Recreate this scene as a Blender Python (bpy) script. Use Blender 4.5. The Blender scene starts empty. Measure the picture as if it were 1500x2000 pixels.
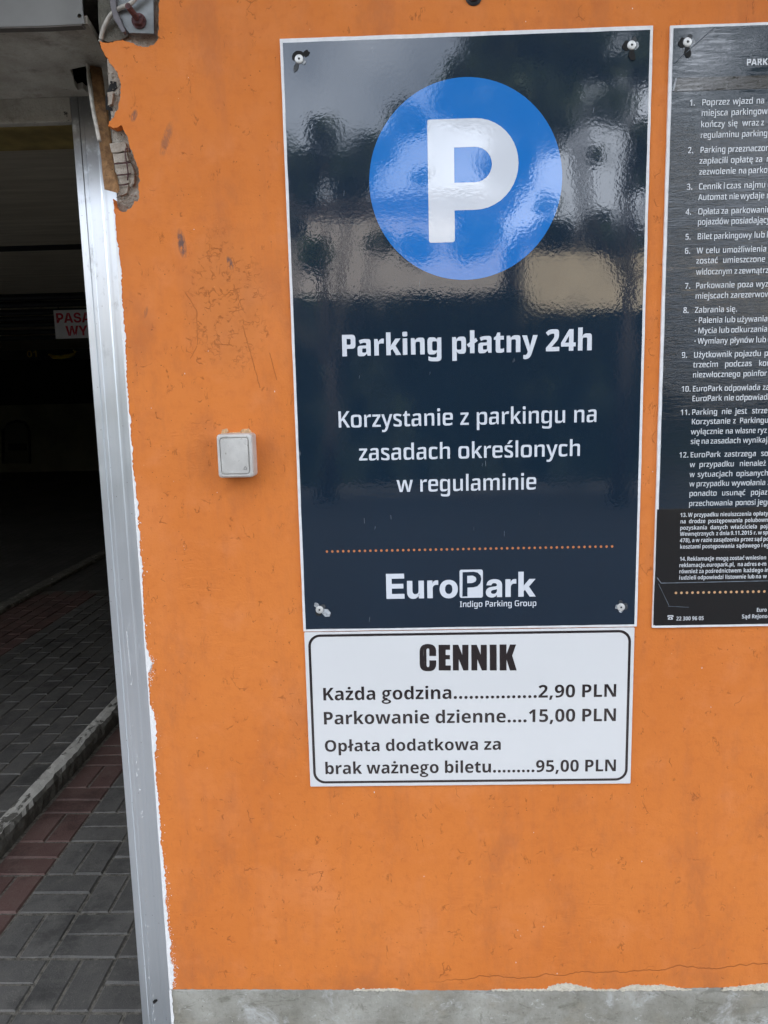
import bpy, math, random
from mathutils import Vector, Matrix
from mathutils.geometry import tessellate_polygon

random.seed(7)
scene = bpy.context.scene
COL = scene.collection

# ------------------------------------------------------------------ camera
# World: X right along the wall, Y into the building, Z up. Wall face is y = 0, ground z = 0.
PITCH, YAW, ROLL = math.radians(-8.62), math.radians(-1.54), math.radians(-1.335)
fw = Vector((math.sin(YAW)*math.cos(PITCH), math.cos(YAW)*math.cos(PITCH), math.sin(PITCH)))
rt = Vector((math.cos(YAW), -math.sin(YAW), 0))
up = rt.cross(fw)
rt, up = rt*math.cos(ROLL) + up*math.sin(ROLL), -rt*math.sin(ROLL) + up*math.cos(ROLL)
camd = bpy.data.cameras.new('camera')
cam = bpy.data.objects.new('camera', camd)
COL.objects.link(cam)
M = Matrix((rt, up, -fw)).transposed().to_4x4()
M.translation = (0, -1.35, 1.635)
cam.matrix_world = M
camd.sensor_fit = 'VERTICAL'
camd.sensor_height = 24.0
camd.sensor_width = 18.0
camd.lens = 24.0*1502/2000
camd.clip_start = 0.02
camd.clip_end = 600
scene.camera = cam

# ------------------------------------------------------------------ sky and sun
SUN_EL, SUN_AZ = math.radians(50), math.radians(14)     # azimuth from +Y (behind the building) towards +X
world = bpy.data.worlds.new('World')
scene.world = world
world.use_nodes = True
wn = world.node_tree.nodes; wl = world.node_tree.links
bg = wn['Background']
sky = wn.new('ShaderNodeTexSky')
sky.sky_type = 'NISHITA'
sky.sun_disc = False
sky.sun_elevation = SUN_EL
sky.sun_rotation = SUN_AZ
sky.air_density = 1.0
sky.dust_density = 2.5
hsv = wn.new('ShaderNodeHueSaturation'); hsv.inputs['Saturation'].default_value = 0.72
wl.new(sky.outputs[0], hsv.inputs['Color'])
wtc = wn.new('ShaderNodeTexCoord')
wno = wn.new('ShaderNodeTexNoise'); wno.inputs['Scale'].default_value = 2.2; wno.inputs['Detail'].default_value = 7
wl.new(wtc.outputs['Generated'], wno.inputs['Vector'])
wr = wn.new('ShaderNodeValToRGB'); wr.color_ramp.elements[0].position = 0.36; wr.color_ramp.elements[1].position = 0.60
wl.new(wno.outputs[0], wr.inputs[0])
wmx = wn.new('ShaderNodeMixRGB'); wmx.inputs['Color2'].default_value = (12.2, 13.1, 14.6, 1)
wl.new(wr.outputs[0], wmx.inputs[0]); wl.new(hsv.outputs[0], wmx.inputs['Color1'])
wl.new(wmx.outputs[0], bg.inputs['Color'])
bg.inputs['Strength'].default_value = 0.12

sund = bpy.data.lights.new('sun', 'SUN')
sund.energy = 4.0
sund.angle = math.radians(0.6)
sund.color = (1.0, 0.95, 0.86)
sun = bpy.data.objects.new('sun', sund)
COL.objects.link(sun)
sdir = Vector((math.sin(SUN_AZ)*math.cos(SUN_EL), math.cos(SUN_AZ)*math.cos(SUN_EL), math.sin(SUN_EL)))
sun.rotation_euler = sdir.to_track_quat('Z', 'Y').to_euler()
sun.location = (0, 0, 12)

scene.view_settings.view_transform = 'Standard'
scene.view_settings.look = 'None'
scene.view_settings.gamma = 1.0
scene.view_settings.exposure = 1.34
scene.view_settings.use_curve_mapping = False
scene.render.engine = 'CYCLES'
scene.cycles.max_bounces = 8
scene.cycles.diffuse_bounces = 5
scene.cycles.glossy_bounces = 4
scene.cycles.use_denoising = True
scene.cycles.sample_clamp_indirect = 6.0

# ------------------------------------------------------------------ material helpers
class NT:
    def __init__(s, name):
        s.m = bpy.data.materials.new(name); s.m.use_nodes = True
        s.t = s.m.node_tree; s.n = s.t.nodes; s.l = s.t.links
        s.b = s.n['Principled BSDF']
        s.co = s.n.new('ShaderNodeTexCoord').outputs['Object']
    def put(s, sock, v):
        if hasattr(v, 'is_output') or isinstance(v, bpy.types.NodeSocket): s.l.new(v, sock)
        else: sock.default_value = v
    def noise(s, scale, detail=4, rough=.55, dist=0, vec=None, color=False):
        n = s.n.new('ShaderNodeTexNoise'); n.inputs['Scale'].default_value = scale
        n.inputs['Detail'].default_value = detail; n.inputs['Roughness'].default_value = rough
        n.inputs['Distortion'].default_value = dist
        s.l.new(vec or s.co, n.inputs['Vector'])
        return n.outputs[1 if color else 0]
    def voro(s, scale, feat='F1', vec=None, rnd=1.0):
        n = s.n.new('ShaderNodeTexVoronoi'); n.feature = feat; n.inputs['Scale'].default_value = scale
        n.inputs['Randomness'].default_value = rnd
        s.l.new(vec or s.co, n.inputs['Vector'])
        return n.outputs['Distance']
    def ramp(s, v, a, b, lo=0.0, hi=1.0):
        n = s.n.new('ShaderNodeMapRange'); n.interpolation_type = 'SMOOTHSTEP'
        s.put(n.inputs[0], v); n.inputs[1].default_value = a; n.inputs[2].default_value = b
        n.inputs[3].default_value = lo; n.inputs[4].default_value = hi
        return n.outputs[0]
    def math(s, op, a, b=0.0, c=None, clamp=False):
        n = s.n.new('ShaderNodeMath'); n.operation = op; n.use_clamp = clamp
        s.put(n.inputs[0], a); s.put(n.inputs[1], b)
        if c is not None: s.put(n.inputs[2], c)
        return n.outputs[0]
    def mix(s, f, a, b, mode='MIX'):
        n = s.n.new('ShaderNodeMixRGB'); n.blend_type = mode
        s.put(n.inputs[0], f)
        for i, v in ((1, a), (2, b)):
            s.put(n.inputs[i], (*v, 1) if isinstance(v, tuple) and len(v) == 3 else v)
        return n.outputs[0]
    def bump(s, h, strength=.3, dist=.002, normal=None):
        n = s.n.new('ShaderNodeBump'); n.inputs['Strength'].default_value = strength
        n.inputs['Distance'].default_value = dist
        s.l.new(h, n.inputs['Height'])
        if normal is not None: s.l.new(normal, n.inputs['Normal'])
        return n.outputs[0]
    def mapping(s, scale=(1, 1, 1), rot=(0, 0, 0), vec=None, loc=(0, 0, 0)):
        n = s.n.new('ShaderNodeMapping'); n.inputs['Scale'].default_value = scale
        n.inputs['Rotation'].default_value = rot; n.inputs['Location'].default_value = loc
        s.l.new(vec or s.co, n.inputs['Vector'])
        return n.outputs[0]
    def warp(s, scale, amt, vec=None):
        c = s.noise(scale, 3, color=True, vec=vec)
        a = s.n.new('ShaderNodeVectorMath'); a.operation = 'SUBTRACT'; s.l.new(c, a.inputs[0]); a.inputs[1].default_value = (.5, .5, .5)
        b = s.n.new('ShaderNodeVectorMath'); b.operation = 'SCALE'; s.l.new(a.outputs[0], b.inputs[0]); b.inputs['Scale'].default_value = amt
        d = s.n.new('ShaderNodeVectorMath'); d.operation = 'ADD'; s.l.new(vec or s.co, d.inputs[0]); s.l.new(b.outputs[0], d.inputs[1])
        return d.outputs[0]
    def xz(s, vec=None):
        n = s.n.new('ShaderNodeSeparateXYZ'); s.l.new(vec or s.co, n.inputs[0])
        return n.outputs[0], n.outputs[2]
    def blob(s, X, Z, cx, cz, rx, rz, ang=0.0):
        """1 inside a soft rotated ellipse, 0 outside"""
        dx = s.math('SUBTRACT', X, cx); dz = s.math('SUBTRACT', Z, cz)
        c, q = math.cos(ang), math.sin(ang)
        u = s.math('ADD', s.math('MULTIPLY', dx, c/rx), s.math('MULTIPLY', dz, q/rx))
        v = s.math('ADD', s.math('MULTIPLY', dx, -q/rz), s.math('MULTIPLY', dz, c/rz))
        d = s.math('ADD', s.math('MULTIPLY', u, u), s.math('MULTIPLY', v, v))
        return s.ramp(d, 1.0, 0.1)
    def seg(s, X, Z, a, b, w):
        """1 along the stroke a-b, w wide"""
        (ax, az), (bx, bz) = a, b
        L2 = (bx-ax)**2 + (bz-az)**2
        px = s.math('SUBTRACT', X, ax); pz = s.math('SUBTRACT', Z, az)
        t = s.math('ADD', s.math('MULTIPLY', px, (bx-ax)/L2), s.math('MULTIPLY', pz, (bz-az)/L2), clamp=True)
        ex = s.math('SUBTRACT', px, s.math('MULTIPLY', t, bx-ax)); ez = s.math('SUBTRACT', pz, s.math('MULTIPLY', t, bz-az))
        d = s.math('SQRT', s.math('ADD', s.math('MULTIPLY', ex, ex), s.math('MULTIPLY', ez, ez)))
        return s.ramp(d, w, w*.35)
    def set(s, color=None, rough=None, normal=None, **kw):
        if color is not None: s.put(s.b.inputs['Base Color'], (*color, 1) if isinstance(color, tuple) and len(color) == 3 else color)
        if rough is not None: s.put(s.b.inputs['Roughness'], rough)
        if normal is not None: s.l.new(normal, s.b.inputs['Normal'])
        for k, v in kw.items(): s.put(s.b.inputs[k], v)
        return s.m

def simple(name, col, rough=.6, var=.15, scale=30, bump=.1, bdist=.001, **kw):
    t = NT(name)
    n = t.noise(scale, 5)
    c = t.mix(t.ramp(n, .3, .7), tuple(x*(1-var) for x in col), tuple(min(1, x*(1+var)) for x in col))
    return t.set(c, rough, t.bump(t.noise(scale*4, 4), bump, bdist), **kw)

MAT = {}

def m_orange():
    t = NT('orange_plaster'); X, Z = t.xz()
    base = (.680, .208, .044)
    c = t.mix(t.ramp(t.noise(2.3, 5, .6), .35, .68), base, (.63, .182, .036))
    c = t.mix(t.math('MULTIPLY', t.ramp(t.noise(14, 5, .65), .5, .75), .55), c, (.70, .235, .075))
    c = t.mix(t.math('MULTIPLY', t.ramp(t.noise(5, 6, .7, vec=t.mapping((1.6, 1, .7), loc=(1, 4, 6))), .48, .70), .62), c, (.46, .142, .046))
    c = t.mix(t.math('MULTIPLY', t.ramp(t.noise(3.4, 5, .65, vec=t.mapping(loc=(7, 2, 3))), .50, .68), .55), c, (.71, .235, .068))
    c = t.mix(t.math('MULTIPLY', t.ramp(t.noise(55, 4, .6), .45, .8), .35), c, (.50, .125, .03))
    # long trowel streaks
    c = t.mix(t.math('MULTIPLY', t.ramp(t.noise(9, 5, .6, vec=t.mapping((3.2, 1, .45))), .52, .72), .28), c, (.50, .15, .05))
    # fine broken strokes left by the float
    w = t.warp(24, .06)
    m1 = t.math('MULTIPLY', t.ramp(t.voro(19, 'DISTANCE_TO_EDGE', vec=w), .022, .006), t.ramp(t.noise(24, 3, .5), .60, .66))
    w2 = t.warp(45, .05, vec=t.mapping((1.5, 1, .55)))
    m2 = t.math('MULTIPLY', t.ramp(t.voro(37, 'DISTANCE_TO_EDGE', vec=w2), .035, .008), t.ramp(t.noise(31, 3, .5, vec=t.mapping(loc=(5, 3, 2))), .60, .66))
    # a rubbed, crackled patch beside the big sign
    patch = t.blob(X, Z, -.300, 1.80, .085, .15, .05)
    m3 = t.math('MULTIPLY', t.ramp(t.voro(62, 'DISTANCE_TO_EDGE', vec=t.warp(40, .05)), .08, .012), t.math('MULTIPLY', patch, t.ramp(t.noise(45, 3), .47, .56)))
    strokes = t.math('MAXIMUM', t.math('MAXIMUM', m1, m2), m3)
    c = t.mix(t.math('MULTIPLY', patch, .32), c, (.47, .17, .055))
    segs = [(SEG1, .0011), (SEG2, .0009), (SEG3, .0009), (SEG4, .001), (SEG5, .0011), (SEG6, .0009), (SEG7, .0009), (SEG8, .0009)]
    sc = None
    for (a, b), wd in segs:
        g = t.seg(*t.xz(t.warp(90, .004)), a, b, wd)
        sc = g if sc is None else t.math('MAXIMUM', sc, g)
    strokes = t.math('MAXIMUM', strokes, sc)
    # hairline crack running above the plinth
    cx = t.math('ADD', t.math('MULTIPLY', t.noise(11, 4, .6, vec=t.mapping((1, 0, 0))), .05), t.math('MULTIPLY', X, .055))
    dz = t.math('ABSOLUTE', t.math('SUBTRACT', t.math('SUBTRACT', Z, .4735), cx))
    crack = t.math('MULTIPLY', t.ramp(dz, .0017, .0006), t.ramp(X, .0, .12))
    strokes = t.math('MAXIMUM', strokes, crack)
    c = t.mix(t.math('MULTIPLY', strokes, .52), c, (.26, .068, .016))
    # dark pits and pale specks
    pits = t.ramp(t.voro(70), .085, .05); pits = t.math('MULTIPLY', pits, t.ramp(t.noise(6, 2), .42, .6))
    c = t.mix(t.math('MULTIPLY', pits, .7), c, (.12, .035, .012))
    spk = t.math('MULTIPLY', t.ramp(t.voro(33, vec=t.mapping(loc=(3, 1, 7))), .042, .026), t.ramp(t.noise(5, 2, vec=t.mapping(loc=(9, 1, 7))), .45, .6))
    c = t.mix(t.math('MULTIPLY', spk, .8), c, (.78, .42, .2))
    # rubber scuffs
    brk = t.ramp(t.noise(150, 4, .7, vec=t.mapping((1.6, 1, .5))), .36, .56)
    scuff = None
    for b in SCUFFS:
        g = t.math('MULTIPLY', t.blob(X, Z, *b[:5]), b[5])
        scuff = g if scuff is None else t.math('MAXIMUM', scuff, g)
    c = t.mix(t.math('MULTIPLY', scuff, brk), c, (.13, .085, .075))
    # grime along the bottom, dust splashed up from the pavement
    low = t.math('MULTIPLY', t.ramp(Z, .53, .485), t.ramp(t.noise(13, 5, .65), .4, .7))
    c = t.mix(t.math('MULTIPLY', low, .40), c, (.33, .12, .045))
    h = t.math('ADD', t.noise(260, 4, .65), t.math('MULTIPLY', t.noise(45, 5, .6), 1.6))
    h = t.math('SUBTRACT', h, t.math('MULTIPLY', strokes, 1.6))
    rel = t.noise(30, 5, .6, dist=1.2, vec=t.mapping((.55, 1, 1.6), (0, .25, 0)))
    h = t.math('ADD', h, t.math('MULTIPLY', t.math('MULTIPLY', t.math('ABSOLUTE', t.math('SUBTRACT', rel, .5)), t.ramp(t.noise(4, 4, .6, vec=t.mapping(loc=(3, 8, 1))), .50, .68)), 3.2))
    nrm = t.bump(h, .42, .0018)
    nrm = t.bump(t.noise(3.5, 3, .5), .35, .012, nrm)
    return t.set(c, t.ramp(t.noise(25, 3), .3, .7, .62, .78), nrm, **{'Specular IOR Level': .2})

SEG1 = tuple([(-0.2719, 1.7592), (-0.2469, 1.6534)])
SEG2 = tuple([(-0.2843, 1.8278), (-0.2706, 1.7849)])
SEG3 = tuple([(-0.3678, 1.8164), (-0.3501, 1.7869)])
SEG4 = tuple([(-0.3501, 1.7869), (-0.3517, 1.7301)])
SEG5 = tuple([(-0.2272, 1.7115), (-0.2177, 1.6659)])
SEG6 = tuple([(-0.3233, 1.7294), (-0.2931, 1.7269)])
SEG7 = tuple([(-0.3657, 1.7061), (-0.3528, 1.7267)])
SEG8 = tuple([(-0.2937, 1.7821), (-0.2688, 1.7865)])
_s = [(-0.3688, 1.8973), (-0.2885, 1.8633), (-0.3841, 2.0647), (-0.4355, 2.1031), (-0.4574, 2.0500), (-0.3630, 2.0319), (-0.3751, 1.4921), (-0.4380, 1.7857), (0.4377, 0.9203), (-0.4822, 1.4575)]
SCUFFS = [(_s[0][0], _s[0][1], .0085, .028, .12, .95), (_s[1][0], _s[1][1], .006, .014, .3, .9),
          (_s[2][0], _s[2][1], .009, .034, -.35, .5), (_s[3][0], _s[3][1], .006, .012, -.4, .8),
          (_s[4][0], _s[4][1], .008, .010, 0, .35), (_s[7][0], _s[7][1], .004, .012, -.3, .4),
          (_s[9][0], _s[9][1], .007, .008, .5, .45)]
MAT['orange'] = m_orange()

def m_plinth():
    t = NT('plinth_concrete'); X, Z = t.xz()
    c = t.mix(t.ramp(t.noise(5, 6, .7), .34, .68), (.20, .19, .155), (.38, .37, .325))
    c = t.mix(t.ramp(t.noise(9, 6, .75, dist=.6, vec=t.mapping(loc=(4, 2, 1))), .52, .72), c, (.50, .50, .49))
    c = t.mix(t.math('MULTIPLY', t.ramp(t.noise(26, 6, .8), .5, .75), .5), c, (.10, .095, .07))
    c = t.mix(t.math('MULTIPLY', t.ramp(t.noise(70, 7, .85, dist=.5), .54, .66), .55), c, (.14, .13, .10))
    c = t.mix(t.math('MULTIPLY', t.ramp(t.noise(48, 7, .85, dist=1.0, vec=t.mapping((.7, 1, 1.4), loc=(3, 3, 9))), .58, .66), .6), c, (.62, .62, .60))
    c = t.mix(t.math('MULTIPLY', t.ramp(t.noise(7, 5, .7, vec=t.mapping(loc=(1, 1, 5))), .5, .7), .45), c, (.30, .26, .19))
    c = t.mix(t.ramp(t.voro(60), .07, .04), c, (.06, .055, .045))
    rim = t.math('MULTIPLY', t.ramp(Z, .468, .482), t.ramp(t.noise(20, 4, .6), .35, .6))
    c = t.mix(t.math('MULTIPLY', rim, .25), c, (.42, .41, .38))
    c = t.mix(t.math('MULTIPLY', t.ramp(t.noise(16, 6, .8, dist=.8, vec=t.mapping((.6, 1, 1.3), loc=(8, 3, 2))), .54, .62), .5), c, (.12, .115, .085))
    return t.set(c, .85, t.bump(t.math('ADD', t.noise(25, 8, .7), t.math('MULTIPLY', t.noise(230, 3), .4)), .5, .004))
MAT['plinth'] = m_plinth()

def m_mortar(name, a, b, k=1.0):
    t = NT(name)
    c = t.mix(t.ramp(t.noise(40, 6, .75), .3, .7), a, b)
    c = t.mix(t.ramp(t.voro(190), .16, .08), c, tuple(x*.35 for x in a))
    return t.set(c, .92, t.bump(t.math('ADD', t.noise(110, 6, .75), t.noise(380, 3)), .9*k, .004))
MAT['mortar'] = m_mortar('rough_mortar', (.30, .27, .22), (.52, .485, .42))
MAT['brick_old'] = m_mortar('old_brick', (.30, .25, .20), (.44, .385, .32), .6)
MAT['pale_render'] = m_mortar('pale_render', (.58, .52, .40), (.78, .72, .60))
MAT['soffit'] = None

def m_soffit():
    t = NT('stained_soffit')
    c = t.mix(t.ramp(t.noise(7, 6, .65), .32, .7), (.26, .23, .185), (.44, .41, .35))
    c = t.mix(t.math('MULTIPLY', t.ramp(t.noise(11, 6, .7, vec=t.mapping(loc=(2, 7, 1))), .5, .7), .7), c, (.10, .075, .052))
    c = t.mix(t.ramp(t.noise(30, 5, .75, vec=t.mapping((1, 2.5, 1))), .62, .70), c, (.05, .045, .04))
    return t.set(c, .8, t.bump(t.noise(22, 8, .75), .9, .010))
MAT['soffit'] = m_soffit()

def m_jamb():
    t = NT('brushed_frame_metal')
    st = t.mapping((30, 30, .25))
    c = t.mix(t.ramp(t.noise(3, 4, .6, vec=st), .3, .7), (.80, .845, .89), (.85, .885, .92))
    up = t.mapping((1, 1, 1)); X, Z = t.xz()
    dirt = t.math('MULTIPLY', t.ramp(t.noise(26, 6, .7, vec=t.mapping((1, 1, .5))), .54, .68), t.ramp(Z, 1.55, 1.95))
    c = t.mix(t.math('MULTIPLY', dirt, .45), c, (.25, .25, .25))
    top_shade = t.math('MULTIPLY', t.ramp(Z, 2.02, 2.13), t.ramp(t.noise(30, 5, .6), .1, .5))  # shade under the lintel, painted into the jamb top
    c = t.mix(t.math('MULTIPLY', top_shade, .85), c, (.16, .155, .15))
    c = t.mix(t.math('MULTIPLY', t.ramp(t.voro(55), .07, .04), .6), c, (.22, .21, .2))
    r = t.ramp(t.noise(8, 4, .6), .3, .7, .30, .36)
    return t.set(c, r, t.bump(t.noise(2, 3, .5, vec=st), .04, .002), Metallic=.84)
MAT['jamb'] = m_jamb()
MAT['white_paint'] = simple('chipped_white_paint', (.80, .79, .78), .6, .06, 60, .5, .002)
MAT['panel_metal'] = simple('painted_sheet_metal', (.150, .148, .138), .7, .10, 12, .05)
MAT['galv'] = simple('galvanised_steel', (.19, .20, .20), .5, .22, 45, .12, Metallic=.5)
MAT['rust'] = simple('rusted_bolt', (.085, .035, .035), .7, .4, 160, .7, .002, Metallic=.2)
MAT['dark_steel'] = simple('dark_steel', (.03, .03, .033), .5, .2, 60, .2, Metallic=.5)
MAT['void'] = simple('cavity_black', (.012, .012, .012), .95, .2, 30, .2)  # near-black that paints the dark of cavities and gaps

def m_wood():
    t = NT('weathered_lath')
    st = t.mapping((38, 38, 3.0), (0, -.05, 0))
    c = t.mix(t.ramp(t.noise(3, 6, .7, dist=.5, vec=st), .3, .7), (.135, .064, .024), (.30, .16, .064))
    c = t.mix(t.ramp(t.noise(16, 5, .7), .56, .7), c, (.05, .026, .012))
    c = t.mix(t.ramp(t.voro(90), .12, .07), c, (.04, .02, .01))
    return t.set(c, .7, t.bump(t.noise(4, 5, .6, vec=st), .5, .002))
MAT['wood'] = m_wood()

def m_cable():
    return simple('cable_sheath', (.42, .39, .34), .45, .2, 80, .1)
MAT['cable'] = m_cable()

def film(name, col, var=.06, wrinkle=.0, rough=.4, orange_peel=.055):
    """printed vinyl under a glossy laminate: the ripples sit in the clear coat"""
    t = NT(name)
    c = t.mix(t.ramp(t.noise(5, 4, .6), .3, .7), tuple(x*(1-var) for x in col), tuple(min(1, x*(1+var)) for x in col))
    X, Z = t.xz()
    drip = t.math('MULTIPLY', t.ramp(t.noise(70, 4, .6, vec=t.mapping((1, 1, .22))), .70, .76), .16)
    c = t.mix(drip, c, (.5, .5, .48))
    h = t.math('ADD', t.noise(170, 2, .5), t.math('MULTIPLY', t.noise(62, 2, .5, vec=t.mapping((1, 1, .6))), .28))
    nb = t.bump(h, orange_peel, .0008)
    nb = t.bump(t.noise(6, 2, .5), .20, .0022, nb)
    if wrinkle:
        hh = t.math('MULTIPLY', t.noise(26, 5, .75, dist=1.2, vec=t.mapping((1, 1, 6.5))), t.math('MULTIPLY', t.ramp(t.noise(5, 3, vec=t.mapping((1.0, 1, 1.2))), .33, .6, .3, 1.0), t.ramp(t.math('ABSOLUTE', t.math('SUBTRACT', Z, .12)), .30, .10, .25, 1.25)))
        nb = t.bump(hh, wrinkle, .0032, nb)
    t.l.new(nb, t.b.inputs['Coat Normal'])
    smear = t.ramp(t.noise(18, 5, .6, vec=t.mapping((1, 1, .4))), .35, .75, .028, .075)
    return t.set(c, rough, **{'Coat Weight': 1.0, 'Coat Roughness': smear, 'Coat IOR': 1.95, 'Specular IOR Level': .15})
NAVY = (.0030, .0160, .0345)
MAT['navy'] = film('navy_film', NAVY)
MAT['navy2'] = film('navy_film_wrinkled', (.0050, .0155, .030), wrinkle=.30)
MAT['black2'] = film('black_film_wrinkled', (.005, .005, .0055), wrinkle=.16)
MAT['blue'] = film('blue_film', (.007, .175, .56), .02)
MAT['white'] = film('white_film', (.70, .73, .78), .02)
MAT['white2'] = film('white_print_wrinkled', (.62, .64, .66), .04, wrinkle=.5)
MAT['orange_dot'] = film('orange_print', (.55, .19, .07), .05)
MAT['peach_dot'] = film('peach_print', (.62, .36, .18), .05)
MAT['board_edge'] = simple('board_edge_white', (.72, .72, .72), .4, .08, 60, .15)
MAT['tape'] = film('brown_tape', (.020, .015, .012), .2, wrinkle=.3)
MAT['price_white'] = film('price_board_white', (.72, .725, .725), .015, orange_peel=.05, rough=.5)
MAT['price_black'] = film('price_board_black', (.016, .010, .011), .1, orange_peel=.05, rough=.5)
MAT['torn'] = simple('torn_film_edge', (.05, .055, .06), .3, .5, 200, .8, .002)
MAT['steel'] = simple('zinc_screw', (.66, .66, .64), .42, .15, 150, .2, Metallic=.45)
MAT['torn_light'] = simple('peeled_film_curl', (.42, .44, .46), .25, .35, 260, .9, .002)

def m_switch():
    t = NT('aged_switch_plastic')
    c = t.mix(t.ramp(t.noise(28, 5, .65), .35, .7), (.47, .455, .425), (.60, .585, .55))
    c = t.mix(t.ramp(t.noise(110, 6, .75), .56, .70), c, (.28, .26, .22))
    return t.set(c, .42, t.bump(t.noise(200, 3), .12, .0006))
MAT['switch'] = m_switch()
MAT['grey_print'] = simple('grey_print', (.16, .16, .16), .5)

def m_paver(name, a, b, dust):
    t = NT(name)
    oi = t.n.new('ShaderNodeObjectInfo').outputs['Random']
    geo = t.n.new('ShaderNodeNewGeometry').outputs['Position']
    c = t.mix(oi, a, b)
    n = t.noise(13, 6, .7, vec=geo)
    c = t.mix(t.math('MULTIPLY', t.ramp(n, .4, .75), .55), c, dust)
    c = t.mix(t.math('MULTIPLY', t.ramp(t.noise(420, 3, .6, vec=geo), .55, .72), .45), c, tuple(x*2.0 for x in dust))
    c = t.mix(t.math('MULTIPLY', t.ramp(t.noise(4, 6, .75, vec=geo), .48, .66), .7), c, tuple(x*.45 for x in a))
    c = t.mix(t.math('MULTIPLY', t.ramp(t.noise(22, 6, .8, vec=geo), .56, .70), .5), c, tuple(x*1.35 for x in dust))
    return t.set(c, .72, t.bump(t.math('ADD', t.noise(170, 5, .7, vec=geo), t.math('MULTIPLY', t.noise(30, 3, vec=geo), .8)), .55, .0025))
MAT['paver_grey'] = m_paver('grey_paver', (.088, .083, .077), (.130, .123, .113), (.175, .162, .142))
MAT['paver_red'] = m_paver('red_paver', (.118, .064, .055), (.155, .086, .073), (.175, .125, .105))
MAT['joint'] = simple('sandy_joint', (.16, .145, .12), .95, .45, 70, .8, .004)

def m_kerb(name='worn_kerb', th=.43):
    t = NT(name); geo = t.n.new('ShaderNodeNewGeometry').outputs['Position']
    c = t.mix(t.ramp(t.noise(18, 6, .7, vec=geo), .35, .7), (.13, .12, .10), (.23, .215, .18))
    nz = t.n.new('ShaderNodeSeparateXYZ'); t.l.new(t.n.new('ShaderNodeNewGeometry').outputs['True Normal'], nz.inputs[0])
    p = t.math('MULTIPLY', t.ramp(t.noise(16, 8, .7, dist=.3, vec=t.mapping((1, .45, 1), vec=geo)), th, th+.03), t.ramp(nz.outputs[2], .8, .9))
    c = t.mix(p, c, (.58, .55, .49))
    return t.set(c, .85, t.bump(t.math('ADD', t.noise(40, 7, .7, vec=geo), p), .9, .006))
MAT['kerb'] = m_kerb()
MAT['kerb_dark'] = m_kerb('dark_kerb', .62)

def m_floor_far():
    t = NT('distant_paving')
    b = t.n.new('ShaderNodeTexBrick'); b.offset = .5
    b.inputs['Scale'].default_value = 1.0; b.inputs['Brick Width'].default_value = .2; b.inputs['Row Height'].default_value = .1
    b.inputs['Mortar Size'].default_value = .006
    b.inputs['Color1'].default_value = (.10, .095, .085, 1); b.inputs['Color2'].default_value = (.13, .12, .11, 1); b.inputs['Mortar'].default_value = (.06, .055, .048, 1)
    t.l.new(t.mapping(rot=(0, 0, math.pi/2)), b.inputs['Vector'])
    c = t.mix(t.ramp(t.noise(1.6, 5, .7), .4, .7), b.outputs[0], (.07, .065, .055))
    return t.set(c, .7, t.bump(b.outputs[1], -.5, .004))
MAT['floor_far'] = m_floor_far()
MAT['asphalt'] = simple('street_asphalt', (.048, .046, .044), .9, .2, 6, .6, .01)
MAT['ceil'] = None
def m_ceil():
    t = NT('sooty_ceiling_slab')
    oi = t.n.new('ShaderNodeObjectInfo').outputs['Random']
    st = t.noise(4, 6, .7, vec=t.mapping((.35, 3, 1)))
    c = t.mix(t.ramp(st, .3, .75), (.50, .44, .33), (.74, .67, .53))
    c = t.mix(t.math('MULTIPLY', oi, .4), c, (.36, .32, .25))
    return t.set(c, .85, t.bump(st, .4, .01))
MAT['ceil'] = m_ceil()
MAT['ochre'] = simple('ochre_beam_paint', (.44, .33, .12), .8, .35, 5, .3, .004)
MAT['wall_dark'] = simple('dim_olive_wall', (.17, .155, .11), .85, .2, 1.5, .2, .004)
MAT['wall_black'] = simple('flat_black', (.018, .018, .018), .9, .2, 2)
MAT['sign_white'] = simple('old_white_sign', (.78, .74, .72), .5, .06, 8)
MAT['sign_red'] = simple('red_print', (.55, .012, .03), .5, .1, 8)
MAT['yellow'] = simple('yellow_paint', (.85, .62, .06), .4, .1, 30)
MAT['number_yellow'] = simple('number_yellow', (.55, .40, .05), .5, .1, 30)

# ------------------------------------------------------------------ mesh helpers
def props(o, label=None, category=None, group=None, kind=None):
    if label: o['label'] = label
    if category: o['category'] = category
    if group: o['group'] = group
    if kind: o['kind'] = kind
    return o

def thing(name, label, category, loc=(0, 0, 0), group=None, kind=None):
    o = bpy.data.objects.new(name, None)
    o.empty_display_size = .05
    COL.objects.link(o); o.location = loc
    return props(o, label, category, group, kind)

def worldloc(o):
    v = Vector(o.location)
    while o.parent: o = o.parent; v += Vector(o.location)
    return v

def mk(name, verts, faces, mat, parent=None, smooth=False, bevel=0, seg=2):
    """verts in world metres; parts take their thing's origin"""
    off = worldloc(parent) if parent else Vector((0, 0, 0))
    me = bpy.data.meshes.new(name)
    me.from_pydata([tuple(Vector(v)-off) for v in verts], [], faces)
    me.materials.append(mat)
    if smooth:
        for p in me.polygons: p.use_smooth = True
    me.update()
    o = bpy.data.objects.new(name, me); COL.objects.link(o)
    if parent: o.parent = parent
    if bevel:
        b = o.modifiers.new('edge', 'BEVEL'); b.width = bevel; b.segments = seg; b.limit_method = 'ANGLE'
    return o

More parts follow.
